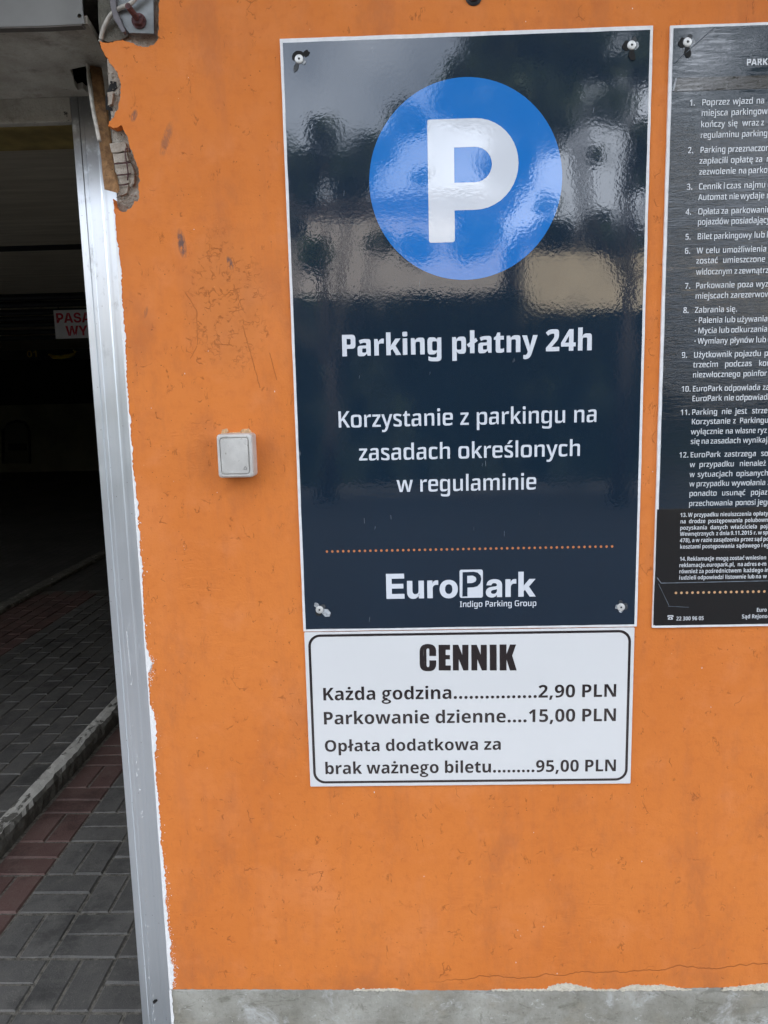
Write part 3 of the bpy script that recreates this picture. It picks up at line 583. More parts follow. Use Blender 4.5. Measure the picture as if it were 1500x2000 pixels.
'os': ''' 260:
)341:299,213 292,154 281,96 265,40 245,-14 219,-65 189,-113 154,-158 31,-158 63,-111 90,-61 114,-9 133,46 149,102 160,159 166,217 169,275 166,334 160,393 149,450 133,507 114,563 90,616 62,666 30,714 154,714 189,668 219,618 245,566 265,511 281,454 292,395 299,335 301,274
,292:226,105 216,69 204,31 190,-8 179,-38 166,-69 154,-99 140,-129 30,-129 38,-97 59,-1 67,40 74,79 79,116 219,116
-322:29,330 293,330 293,206 29,206
.286:59,98 67,119 81,135 98,146 119,153 144,155 167,153 188,146 206,135 219,119 227,98 230,71 227,45 219,24 205,8 188,-4 167,-11 144,-13 119,-11 98,-4 81,8 67,24 59,45 56,71
0580:539,315 536,275 532,238 526,203 518,170 509,140 497,113 483,88 461,58 436,34 406,15 381,4 353,-4 323,-8 290,-10 249,-7 212,1 179,15 149,34 123,58 101,88 82,121 67,160 56,203 47,250 42,302 41,357 42,413 47,464 54,512 65,555 79,593 97,627 118,656 144,681 174,700 208,713 247,722 290,724 330,722 367,714 401,700 430,681 456,657 479,628 497,594 513,555 524,512 533,464 538,413 539,357|190,318 192,282 195,250 199,221 207,188 217,160 230,139 246,124 266,114 290,111 313,114 333,123 349,138 363,159 373,187 381,220 385,249 388,282 389,318 390,357 389,396 388,432 385,465 381,493 373,527 363,554 349,576 333,591 313,600 290,603 266,600 246,591 230,576 217,554 207,527 199,493 195,465 192,432 190,396
1580:266,0 266,455 267,479 267,504 268,529 269,553 256,538 244,526 231,515 217,503 139,438 61,535 284,714 417,714 417,0
2580:37,0 37,105 217,286 243,313 266,337 286,359 304,379 324,403 340,426 352,447 360,468 365,490 367,513 364,539 355,561 340,577 321,589 299,596 274,598 247,596 221,590 197,579 172,565 145,547 118,525 36,622 57,640 79,657 102,672 126,687 153,699 182,710 214,718 249,722 287,724 321,722 353,718 382,710 409,700 440,681 467,659 488,632 504,601 513,568 516,531 514,493 506,457 494,423 476,390 454,358 427,326 404,301 379,275 351,248 321,219 229,131 229,126 536,126 536,0
3580:509,522 502,494 491,468 476,446 457,426 436,410 412,396 386,385 357,376 357,373 398,366 433,354 463,339 488,320 507,297 521,270 530,239 533,204 529,165 519,129 502,95 485,72 463,52 438,34 408,18 374,6 336,-3 292,-8 245,-10 204,-9 166,-6 132,0 100,7 69,17 39,29 39,157 70,143 102,131 135,122 168,115 199,111 228,110 266,111 298,117 323,125 342,137 360,157 371,182 375,211 373,232 367,250 358,266 344,279 326,290 303,298 275,304 242,308 203,309 149,309 149,425 204,425 239,426 270,430 296,437 317,447 334,459 348,473 357,488 362,506 364,525 361,548 352,568 337,583 317,594 292,600 264,602 241,602 220,599 200,594 181,588 163,581 147,574 125,562 106,551 41,651 70,670 103,687 139,703 170,712 203,719 240,723 281,724 333,721 379,712 418,698 451,678 478,652 496,623 507,591 511,554
4580:474,148 474,0 327,0 327,148 19,148 19,262 332,716 474,716 474,265 563,265 563,148|327,424 328,443 328,462 329,480 330,497 330,512 331,525 332,534 327,534 318,514 298,478 287,460 152,265 327,265
5580:336,454 366,449 394,441 420,429 452,409 479,384 500,354 513,328 522,299 528,268 530,234 528,197 522,162 512,130 498,102 480,76 458,54 433,34 404,18 371,6 334,-3 293,-8 249,-10 211,-9 174,-6 140,0 108,8 79,17 53,29 53,156 79,144 109,133 143,124 177,116 209,112 240,110 268,112 292,116 314,123 333,133 349,146 361,162 371,181 376,202 378,227 374,259 362,287 343,309 315,325 279,334 235,338 216,337 197,335 159,329 142,325 127,321 67,354 94,714 481,714 481,586 221,586 209,446 227,449 247,452 263,454 282,455 304,456
6580:43,334 45,364 48,395 51,425 59,465 69,503 82,540 99,574 120,606 145,635 166,655 190,672 217,687 246,700 279,711 315,718 354,723 397,724 420,723 447,722 473,719 493,716 493,596 473,600 450,604 434,605 415,606 396,606 358,604 324,599 295,589 270,577 248,561 230,542 216,521 204,497 195,471 188,442 184,412 181,381 187,381 197,396 208,410 221,423 235,435 252,445 270,453 291,459 314,463 340,464 380,461 415,452 448,438 476,417 499,392 518,361 529,334 536,305 541,273 543,238 541,201 535,166 526,134 513,105 497,79 478,56 455,36 430,20 401,7 370,-3 337,-8 301,-10 265,-8 232,-2 199,9 169,23 142,43 117,66 96,94 77,127 62,164 54,195 48,228 44,265 43,303|326,114 350,124 370,141 385,165 394,197 397,236 394,268 386,296 373,318 355,335 330,345 301,348 279,346 260,341 243,333 228,323 216,310 205,296 198,280 194,265 192,249 193,232 195,216 199,200 207,176 218,155 233,137 251,123 265,116 281,112 298,110
7580:381,587 40,587 40,714 541,714 541,619 274,0 116,0
8580:339,721 383,713 421,700 455,681 483,656 503,627 515,592 519,551 517,524 511,499 502,476 489,455 474,436 456,419 436,404 414,390 391,377 416,363 440,348 463,331 484,313 503,293 519,270 531,246 538,218 541,188 538,151 528,116 512,85 490,57 462,34 429,15 399,4 366,-4 330,-8 291,-10 250,-8 213,-4 180,4 150,14 116,32 89,55 67,82 52,113 43,148 40,186 42,217 48,245 58,270 72,292 88,312 108,330 129,345 153,360 177,373 156,387 137,402 119,418 103,436 89,456 77,477 68,500 63,525 61,552 65,588 75,619 91,647 113,670 141,689 173,704 200,713 228,719 259,723 291,724|182,165 191,144 207,126 228,112 256,103 289,101 323,103 351,111 373,125 389,143 398,164 401,189 400,206 395,223 386,238 375,251 362,264 347,275 331,286 314,295 297,303 282,310 262,300 244,290 228,278 214,266 202,253 192,240 185,224 180,208 179,190|267,611 246,605 228,594 214,579 206,561 203,540 206,517 215,498 229,481 246,465 260,456 275,448 291,440 313,451 333,464 351,478 365,496 374,516 377,540 374,561 366,579 352,594 334,605 313,611 290,613
9580:538,361 534,319 529,279 521,241 510,204 497,170 481,138 462,109 440,82 414,59 385,39 353,21 316,8 276,-2 232,-8 184,-10 161,-10 135,-8 110,-6 88,-3 88,118 130,110 154,108 178,108 219,110 254,115 284,125 310,138 333,154 351,172 366,194 378,218 387,244 393,272 398,302 400,333 394,333 384,318 373,304 360,291 346,279 329,269 311,261 290,255 266,251 239,250 201,253 165,262 133,276 105,297 82,322 63,353 53,380 45,409 40,441 39,476 41,514 46,548 56,580 69,609 85,635 104,658 127,678 153,694 181,707 212,717 246,722 282,724 317,722 350,715 382,705 412,690 439,670 464,647 486,618 504,585 519,547 528,516 534,481 538,444 539,404|256,600 232,590 212,573 197,549 188,517 185,478 187,445 195,418 209,395 227,379 252,369 282,365 302,367 321,372 338,380 353,391 365,404 376,418 383,433 388,449 389,465 388,490 383,514 375,538 364,559 349,577 331,591 317,598 302,602 284,603
A690:471,170 218,170 162,0 0,0 252,717 436,717 690,0 527,0|380,472 373,498 368,517 362,538 357,559 352,578 348,595 344,609 341,594 337,576 333,557 318,500 311,475 306,454 254,296 437,296 385,454
E552:85,0 85,714 499,714 499,590 236,590 236,433 482,433 482,309 236,309 236,125 499,125 499,0
J319:-8,-210 -25,-209 -40,-207 -61,-203 -79,-199 -79,-79 -62,-83 -45,-86 -27,-88 -7,-89 12,-88 29,-84 44,-77 57,-67 67,-54 75,-38 81,-18 84,6 86,33 86,714 237,714 237,46 235,2 229,-37 221,-72 208,-102 192,-129 174,-151 153,-170 129,-184 102,-196 74,-204 43,-208 11,-210
K659:487,0 300,301 236,255 236,0 85,0 85,714 236,714 236,387 250,405 263,424 293,460 307,478 322,496 489,714 657,714 408,398 659,0
L558:85,714 236,714 236,125 526,125 526,0 85,0
N803:526,0 215,540 211,540 213,524 214,505 215,485 220,375 220,0 85,0 85,714 276,714 586,179 590,179 589,193 588,211 587,230 583,318 583,714 718,714 718,0
O790:733,317 730,279 723,242 714,208 703,175 689,145 672,117 652,91 630,68 605,48 577,30 546,16 513,5 477,-4 437,-8 395,-10 353,-8 313,-3 277,5 244,16 213,31 185,48 160,68 138,91 118,117 101,145 87,175 75,208 67,243 60,279 56,318 55,359 57,413 64,463 76,509 92,552 112,591 138,625 169,655 204,680 244,699 290,714 340,722 396,725 451,722 502,714 547,699 587,680 622,654 652,625 678,590 698,552 714,508 726,462 732,412 735,358|215,322 218,288 224,257 232,229 247,196 267,168 292,146 321,130 356,120 395,117 435,120 470,130 499,146 524,168 543,196 558,229 566,257 572,288 575,322 576,358 574,411 566,459 553,500 534,535 510,563 479,584 441,596 396,600 356,596 321,587 292,570 267,548 247,520 232,487 224,459 218,428 215,394 214,358
P621:373,710 428,700 475,682 512,657 541,625 562,587 574,544 578,494 576,463 572,433 564,404 552,377 537,351 518,327 494,306 465,288 432,274 404,265 373,259 339,255 301,254 236,254 236,0 85,0 85,714 308,714|236,591 236,378 288,378 315,379 340,383 362,389 381,398 397,410 410,425 419,443 425,464 426,489 423,519 413,544 396,564 373,579 341,588 303,591
R654:349,713 390,708 426,701 459,691 488,678 513,662 534,643 552,621 565,597 575,570 580,539 582,506 580,475 575,447 565,421 552,397 537,377 519,358 498,342 476,327 452,315 655,0 483,0 323,274 236,274 236,0 85,0 85,714 304,714|236,596 236,391 301,391 339,394 371,402 396,417 415,437 426,465 429,499 428,520 423,538 416,554 405,567 391,577 374,585 353,591 328,595 300,596
S565:523,167 513,131 497,97 480,74 459,53 435,35 407,19 375,6 339,-3 300,-8 257,-10 228,-10 201,-8 175,-6 151,-2 129,2 87,14 47,30 47,167 80,152 116,140 153,129 190,121 226,116 261,114 285,115 307,119 325,124 348,136 363,152 373,171 376,193 373,217 362,236 351,248 336,259 317,270 293,282 265,295 231,309 195,325 163,342 135,360 111,380 90,403 74,428 63,456 56,489 54,526 57,567 68,603 85,634 110,661 139,684 174,701 204,711 235,718 269,723 306,724 338,723 368,721 397,716 424,710 458,701 490,690 520,678 473,558 445,570 416,580 387,589 358,596 329,600 301,601 280,600 262,597 246,592 227,581 214,567 206,550 203,531 207,508 217,489 228,477 244,466 263,454 287,442 316,429 350,414 386,398 418,382 446,364 470,345 490,323 506,300 517,273 524,242 527,206
W994:798,0 627,0 529,376 525,392 521,411 516,433 511,457 506,480 502,502 498,521 496,537 494,521 491,502 487,480 482,457 477,433 472,411 468,391 463,375 367,0 196,0 14,714 162,714 253,324 258,305 263,283 269,251 273,234 276,217 282,185 286,162 289,143 291,161 294,180 297,200 301,221 305,243 309,264 319,306 323,326 328,345 332,362 335,378 424,714 568,714 658,376 662,361 666,344 670,324 675,304 680,283 684,262 689,240 693,219 696,198 700,178 703,159 705,143 707,160 710,180 714,201 718,223 723,245 727,267 732,288 736,307 740,324 832,714 980,714
Y624:461,714 624,714 387,278 387,0 236,0 236,273 0,714 164,714 312,413
Z595:33,0 33,98 370,589 42,589 42,714 555,714 555,616 219,125 564,125 564,0
a597:364,553 406,543 442,528 472,507 496,480 513,447 523,408 526,364 526,0 422,0 394,74 390,74 374,56 358,40 342,26 325,15 306,6 286,-1 263,-6 237,-9 209,-10 178,-8 149,-2 122,8 99,23 79,42 62,65 50,92 43,124 40,161 44,201 56,236 75,265 102,289 137,308 180,323 230,332 287,337 379,340 379,358 376,388 369,411 356,427 339,438 318,445 294,447 269,446 244,442 218,435 192,427 166,417 141,406 97,507 127,521 160,533 195,543 224,548 253,552 284,555 316,556|277,247 244,239 220,227 204,211 195,191 192,167 194,145 201,128 212,115 227,106 244,100 264,99 295,102 322,111 346,127 364,149 375,176 379,208 379,253 320,251
b631:222,543 221,524 219,497 216,475 222,475 239,496 258,516 281,532 308,545 340,553 377,556 421,551 460,538 495,515 526,484 551,444 569,396 580,339 583,274 582,229 577,188 569,151 557,117 543,87 526,62 506,40 483,22 450,4 414,-6 374,-10 336,-8 305,0 279,12 257,26 238,43 222,60 212,60 187,0 74,0 74,760 222,760|306,436 285,430 267,421 253,408 241,392 233,372 227,348 223,319 222,287 222,269 224,233 228,200 236,173 246,151 266,128 295,115 332,111 362,115 387,129 407,153 418,176 426,204 430,238 432,275 430,313 426,346 418,374 407,397 387,419 362,433 330,437
c515:272,-8 237,-3 203,7 173,20 145,36 120,57 98,82 80,111 66,145 56,182 49,224 47,270 50,318 56,361 68,400 83,433 103,463 126,488 152,509 181,526 213,539 247,549 283,554 322,556 353,555 382,552 411,546 438,539 463,530 486,519 442,406 422,414 382,428 362,432 341,435 321,436 296,434 274,428 254,418 238,404 224,385 213,363 205,337 200,306 199,271 200,237 205,207 213,181 224,159 238,142 255,128 274,118 295,113 320,111 347,112 374,116 400,122 425,130 449,140 471,152 471,31 450,19 427,9 402,1 374,-5 344,-9 311,-10
d631:210,-6 171,8 136,30 105,62 80,102 62,150 51,207 47,272 51,338 62,395 80,444 106,484 137,516 173,538 213,551 258,556 283,555 305,551 326,545 344,538 360,528 375,517 389,504 401,490 411,476 416,476 414,489 413,506 411,526 410,547 409,566 409,760 558,760 558,0 444,0 414,71 409,71 398,56 386,43 373,30 358,19 341,9 322,1 302,-5 279,-9 253,-10|342,113 371,125 392,145 407,173 415,210 418,255 418,271 417,308 412,341 405,369 394,393 373,416 343,431 303,435 273,431 247,416 226,393 214,369 205,341 200,308 198,270 200,232 205,199 214,172 226,149 247,127 273,113 305,109
e596:342,554 376,549 408,540 436,527 462,511 485,492 504,469 521,443 533,414 543,381 548,346 550,308 550,236 198,236 203,197 216,164 237,137 264,117 299,105 340,101 373,102 404,105 433,111 461,118 490,128 519,141 519,29 492,17 463,7 434,-1 402,-6 366,-9 325,-10 286,-8 249,-2 214,7 181,20 152,37 126,58 103,83 83,113 67,146 56,183 50,224 47,269 49,315 55,356 66,394 80,428 98,458 119,484 143,506 170,524 201,538 233,548 268,554 306,556|281,447 256,437 235,421 219,398 207,370 201,335 410,335 409,357 405,376 399,394 390,410 379,424 365,435 349,443 330,448 309,450
g631:292,554 323,546 351,535 375,519 396,499 414,477 419,477 432,546 558,546 558,-4 556,-41 550,-75 541,-106 528,-134 511,-158 491,-180 466,-198 438,-213 406,-225 370,-233 330,-238 285,-240 245,-239 207,-237 172,-232 139,-226 108,-218 79,-207 79,-80 109,-93 140,-103 171,-112 205,-118 241,-121 281,-122 319,-119 351,-109 376,-93 395,-71 406,-44 410,-12 410,17 411,35 412,54 414,70 409,70 392,48 372,28 349,12 322,0 290,-8 255,-10 210,-5 170,8 134,31 104,63 79,103 61,152 51,208 47,272 51,336 62,392 79,441 104,482 135,514 171,537 211,551 256,556|282,436 263,430 246,419 232,404 220,385 211,362 204,336 200,305 199,270 201,231 206,198 214,170 226,147 246,124 273,111 306,107 325,108 343,110 358,115 377,126 393,142 401,155 407,170 412,187 416,206 418,228 419,252 419,274 418,309 414,339 408,366 398,388 386,406 371,420 352,431 330,437 303,439
h649:222,577 221,551 220,528 218,507 217,490 216,476 223,476 236,493 250,509 265,522 281,532 299,541 318,547 339,552 360,555 382,556 419,553 454,546 484,535 511,518 534,497 553,470 564,446 571,419 576,389 578,355 578,0 429,0 429,319 426,355 419,385 407,408 391,424 368,434 341,437 313,435 289,428 270,416 255,400 242,380 233,355 227,327 224,294 222,257 222,0 74,0 74,760 222,760
i297:223,0 74,0 74,546 223,546|170,758 189,753 206,744 220,731 228,712 230,687 228,663 220,644 206,630 189,622 170,616 149,614 128,616 109,622 92,630 79,644 71,663 69,687 71,712 79,731 92,744 109,753 128,758 149,760
j297:15,-239 -10,-236 -33,-233 -53,-228 -53,-111 -37,-115 -23,-118 -7,-120 9,-121 26,-119 41,-113 55,-104 65,-89 72,-67 74,-37 74,546 222,546 222,-59 220,-92 214,-122 204,-150 190,-176 170,-198 146,-216 117,-229 81,-237 40,-240|71,712 78,731 92,744 108,753 127,758 149,760 169,758 188,753 205,744 219,731 227,712 230,687 227,663 219,644 205,630 188,622 169,616 149,614 127,616 108,622 92,630 78,644 71,663 68,687
k607:222,402 221,381 220,359 218,337 216,316 214,297 218,297 226,308 236,322 247,338 259,353 270,368 279,380 423,546 590,546 388,313 604,0 432,0 284,219 222,170 222,0 74,0 74,760 222,760
l296:74,0 74,760 222,760 222,0
m973:757,553 795,544 827,529 854,509 875,481 890,447 899,405 902,355 902,0 754,0 754,319 752,357 745,387 733,410 717,425 696,434 670,437 634,433 606,419 586,395 575,372 568,344 563,311 562,274 562,0 414,0 414,319 413,345 410,367 405,386 393,409 377,425 364,432 349,436 331,437 305,435 283,428 265,416 251,400 240,380 232,355 227,327 223,294 222,257 222,0 74,0 74,546 188,546 210,476 215,476 226,492 239,506 254,519 271,530 289,539 309,546 330,552 353,555 377,556 416,554 450,547 479,535 504,519 525,498 542,474 547,474 567,499 590,519 617,535 647,547 679,554 713,556
n649:426,553 464,544 497,529 526,509 548,481 565,447 574,405 578,355 578,0 429,0 429,319 427,355 420,385 408,408 391,424 369,434 341,437 309,434 283,426 262,411 247,391 236,365 229,334 224,298 222,257 222,0 74,0 74,546 188,546 208,473 215,473 227,490 242,505 258,518 275,530 294,539 315,546 337,552 359,555 384,556
o624:575,241 572,210 566,181 558,153 544,120 526,90 505,64 480,42 452,23 421,9 387,-2 350,-8 310,-10 273,-8 238,-2 205,9 174,23 147,42 122,64 100,90 82,120 67,153 58,181 52,210 49,241 47,274 49,318 55,358 65,395 79,428 97,457 118,483 143,505 171,523 202,538 236,548 273,554 313,556 351,554 386,548 419,538 450,523 477,505 502,483 524,457 542,428 557,395 568,358 574,318 576,274|200,240 204,209 210,182 220,158 232,139 247,124 266,112 287,106 312,104 337,106 359,112 377,124 392,139 404,158 413,182 420,209 424,240 425,274 423,308 420,339 413,366 404,389 392,408 377,423 358,433 337,440 311,442 276,437 247,423 226,399 214,375 206,346 201,312 199,274
p631:423,552 463,538 498,516 528,484 552,444 570,396 580,339 583,274 582,230 577,189 568,152 557,118 542,88 525,62 505,40 483,22 449,4 413,-6 374,-10 348,-9 325,-5 305,0 286,8 270,17 256,27 238,43 222,60 216,60 218,40 220,18 222,-6 222,-240 74,-240 74,546 195,546 215,475 222,475 233,489 245,503 258,516 273,527 289,537 308,545 329,551 352,555 378,556|305,436 284,430 267,421 253,408 242,392 234,372 228,349 224,322 222,291 222,275 223,241 227,211 232,185 240,163 251,144 265,130 283,119 305,113 330,111 352,113 371,119 387,130 401,144 412,163 421,186 427,212 431,242 432,276 430,314 426,347 417,374 406,397 386,419 360,433 329,437
r446:389,556 406,554 421,552 433,550 419,411 407,413 393,415 376,417 357,417 333,415 310,410 294,404 280,396 266,386 254,374 243,360 234,344 228,324 224,303 222,278 222,0 74,0 74,546 187,546 209,454 216,454 227,472 240,489 255,505 272,520 290,532 310,542 330,550 351,554 373,556
s501:457,128 448,98 435,70 416,47 391,27 360,11 333,2 303,-5 270,-9 234,-10 197,-9 163,-7 132,-2 103,4 74,12 47,22 47,145 77,132 109,121 142,113 174,106 203,102 230,101 258,102 280,107 297,114 313,129 318,150 316,164 308,177 294,189 271,202 251,212 225,222 195,235 164,248 137,261 113,275 93,291 76,308 63,327 53,349 48,374 46,402 49,437 61,468 79,495 105,517 138,534 174,546 216,554 263,556 297,555 330,551 361,545 391,537 422,526 452,514 409,412 384,423 358,432 331,440 306,446 282,449 261,451 239,449 221,446 206,440 192,427 187,410 190,396 198,384 212,373 235,361 255,352 280,342 309,330 340,317 368,303 392,289 412,274 429,257 442,238 452,216 457,190 459,161
t419:330,110 352,113 372,118 392,124 392,15 375,8 357,2 337,-3 315,-7 290,-9 264,-10 232,-8 203,-3 176,6 152,19 132,38 115,61 103,91 95,128 93,171 93,434 22,434 22,497 104,547 147,662 242,662 242,546 385,546 385,434 242,434 242,180 244,158 249,140 259,126 272,116 288,110 307,108
u649:575,0 460,0 441,70 433,70 420,52 406,37 389,24 371,13 351,5 331,-2 309,-6 287,-9 265,-10 227,-8 193,-1 163,11 136,27 113,49 95,76 84,99 77,126 72,156 71,190 71,546 220,546 220,226 222,191 229,161 241,138 258,122 280,112 308,109 336,111 360,118 379,130 395,146 407,166 416,191 422,219 425,252 426,289 426,546 575,546
w859:458,285 453,304 449,324 444,344 441,363 437,381 430,423 426,423 424,405 419,381 416,362 412,343 407,322 403,302 398,282 393,263 320,0 161,0 12,546 160,546 217,304 221,286 225,267 229,247 232,226 236,206 239,185 242,166 244,147 246,131 249,131 251,149 255,170 259,193 263,217 268,239 272,260 277,278 280,291 349,546 512,546 578,289 582,274 585,258 590,240 594,222 598,203 602,183 608,147 609,131 613,131 614,147 617,165 619,185 623,206 626,226 634,268 638,287 642,304 702,546 847,546 696,0 534,0 462,267
y569:157,546 260,234 270,202 278,170 284,138 288,138 292,161 299,186 314,234 415,546 569,546 345,-51 329,-89 311,-123 292,-154 270,-180 246,-201 218,-218 186,-230 150,-238 110,-240 86,-239 66,-238 49,-235 34,-232 34,-115 46,-117 60,-119 76,-121 93,-121 113,-120 130,-116 145,-109 164,-94 180,-75 189,-61 197,-45 204,-28 217,4 0,546
z492:30,0 30,88 284,432 45,432 45,546 452,546 452,449 206,114 461,114 461,0
ó624:575,241 572,210 566,181 558,153 544,120 526,90 505,64 480,42 452,23 421,9 387,-2 350,-8 310,-10 273,-8 238,-2 205,9 174,23 147,42 122,64 100,90 82,120 67,153 58,181 52,210 49,241 47,274 49,318 55,358 65,395 79,428 97,457 118,483 143,505 171,523 202,538 236,548 273,554 313,556 351,554 386,548 419,538 450,523 477,505 502,483 524,457 542,428 557,395 568,358 574,318 576,274|200,240 204,209 210,182 220,158 232,139 247,124 266,112 287,106 312,104 337,106 359,112 377,124 392,139 404,158 413,182 420,209 424,240 425,274 423,308 420,339 413,366 404,389 392,408 377,423 358,433 337,440 311,442 276,437 247,423 226,399 214,375 206,346 201,312 199,274|503,746 491,735 477,722 461,708 410,666 392,652 375,639 359,627 344,616 331,606 232,606 232,619 256,647 284,681 312,717 326,734 337,751 347,766 514,766 514,756
ą597:364,553 406,543 442,528 472,507 496,480 513,447 523,408 526,364 526,0 422,0 394,74 390,74 374,56 358,40 342,26 325,15 306,6 286,-1 263,-6 237,-9 209,-10 178,-8 149,-2 122,8 99,23 79,42 62,65 50,92 43,124 40,161 44,201 56,236 75,265 102,289 137,308 180,323 230,332 287,337 379,340 379,358 376,388 369,411 356,427 339,438 318,445 294,447 269,446 244,442 218,435 192,427 166,417 141,406 97,507 127,521 160,533 195,543 224,548 253,552 284,555 316,556|277,247 244,239 220,227 204,211 195,191 192,167 194,145 201,128 212,115 227,106 244,100 264,99 295,102 322,111 346,127 364,149 375,176 379,208 379,253 320,251|446,-122 455,-134 468,-141 485,-143 499,-142 514,-140 528,-137 538,-134 538,-220 523,-225 505,-228 486,-231 463,-232 429,-229 399,-219 374,-204 356,-182 345,-157 341,-127 342,-110 346,-93 353,-76 362,-60 374,-43 388,-27 405,-11 425,5 446,21 510,0 489,-20 473,-39 460,-55 451,-71 445,-88 444,-105
ć515:272,-8 237,-3 203,7 173,20 145,36 120,57 98,82 80,111 66,145 56,182 49,224 47,270 50,318 56,361 68,400 83,433 103,463 126,488 152,509 181,526 213,539 247,549 283,554 322,556 353,555 382,552 411,546 438,539 463,530 486,519 442,406 422,414 382,428 362,432 341,435 321,436 296,434 274,428 254,418 238,404 224,385 213,363 205,337 200,306 199,271 200,237 205,207 213,181 224,159 238,142 255,128 274,118 295,113 320,111 347,112 374,116 400,122 425,130 449,140 471,152 471,31 450,19 427,9 402,1 374,-5 344,-9 311,-10|480,746 468,735 454,722 438,708 404,680 386,666 369,652 352,639 336,627 321,616 308,606 209,606 209,619 233,647 261,681 289,717 302,734 314,751 324,766 491,766 491,756
ę596:426,-119 435,-132 449,-140 466,-143 481,-142 495,-140 508,-137 518,-134 518,-220 502,-225 485,-228 465,-231 442,-232 408,-229 378,-219 354,-204 335,-182 324,-157 321,-127 322,-110 326,-93 332,-76 342,-60 353,-43 368,-27 385,-11 404,5 425,21 519,29 494,8 474,-11 458,-27 441,-49 430,-67 425,-84 423,-101|342,554 376,549 408,540 436,527 462,511 485,492 504,469 521,443 533,414 543,381 548,346 550,308 550,236 198,236 203,197 216,164 237,137 264,117 299,105 340,101 373,102 404,105 433,111 461,118 490,128 519,141 519,29 492,17 463,7 434,-1 402,-6 366,-9 325,-10 286,-8 249,-2 214,7 181,20 152,37 126,58 103,83 83,113 67,146 56,183 50,224 47,269 49,315 55,356 66,394 80,428 98,458 119,484 143,506 170,524 201,538 233,548 268,554 306,556|281,447 256,437 235,421 219,398 207,370 201,335 410,335 409,357 405,376 399,394 390,410 379,424 365,435 349,443 330,448 309,450
ł351:99,233 42,201 -13,296 99,363 99,760 248,760 248,454 307,492 364,396 248,324 248,0 99,0
ś501:457,128 448,98 435,70 416,47 391,27 360,11 333,2 303,-5 270,-9 234,-10 197,-9 163,-7 132,-2 103,4 74,12 47,22 47,145 77,132 109,121 142,113 174,106 203,102 230,101 258,102 280,107 297,114 313,129 318,150 316,164 308,177 294,189 271,202 251,212 225,222 195,235 164,248 137,261 113,275 93,291 76,308 63,327 53,349 48,374 46,402 49,437 61,468 79,495 105,517 138,534 174,546 216,554 263,556 297,555 330,551 361,545 391,537 422,526 452,514 409,412 384,423 358,432 331,440 306,446 282,449 261,451 239,449 221,446 206,440 192,427 187,410 190,396 198,384 212,373 235,361 255,352 280,342 309,330 340,317 368,303 392,289 412,274 429,257 442,238 452,216 457,190 459,161|437,746 425,735 411,722 379,694 361,680 344,666 326,652 309,639 293,627 278,616 265,606 166,606 166,619 190,647 218,681 246,717 260,734 271,751 281,766 448,766 448,756
ż492:30,0 30,88 284,432 45,432 45,546 452,546 452,449 206,114 461,114 461,0|267,758 286,753 303,744 317,731 325,712 328,687 325,663 317,644 303,630 286,622 267,616 247,614 225,616 206,622 189,630 176,644 168,663 166,687 168,712 176,731 189,744 206,753 225,758 247,760
#565:466,358 456,296 426,240 380,196 322,168 258,158 194,168 136,196 90,240 60,296 50,358 60,420 90,476 136,520 194,548 258,558 322,548 380,520 426,476 456,420|342,358 336,398 317,432 290,454 258,462 226,454 199,432 180,398 174,358 180,318 199,284 226,262 258,254 290,262 317,284 336,318|330,552 552,552 552,478 452,462 400,440|520,-106 510,-144 479,-178 431,-207 369,-228 299,-239 225,-239 155,-228 93,-207 45,-178 14,-144 4,-106 14,-68 45,-34 93,-5 155,16 225,27 299,27 369,16 431,-5 479,-34 510,-68|404,-104 395,-84 371,-67 333,-54 287,-47 237,-47 191,-54 153,-67 129,-84 120,-104 129,-124 153,-141 191,-154 237,-161 287,-161 333,-154 371,-141 395,-124|120,240 205,215 186,172 190,128 250,104 330,92 330,-8 200,-20 92,44 60,104 66,170''',
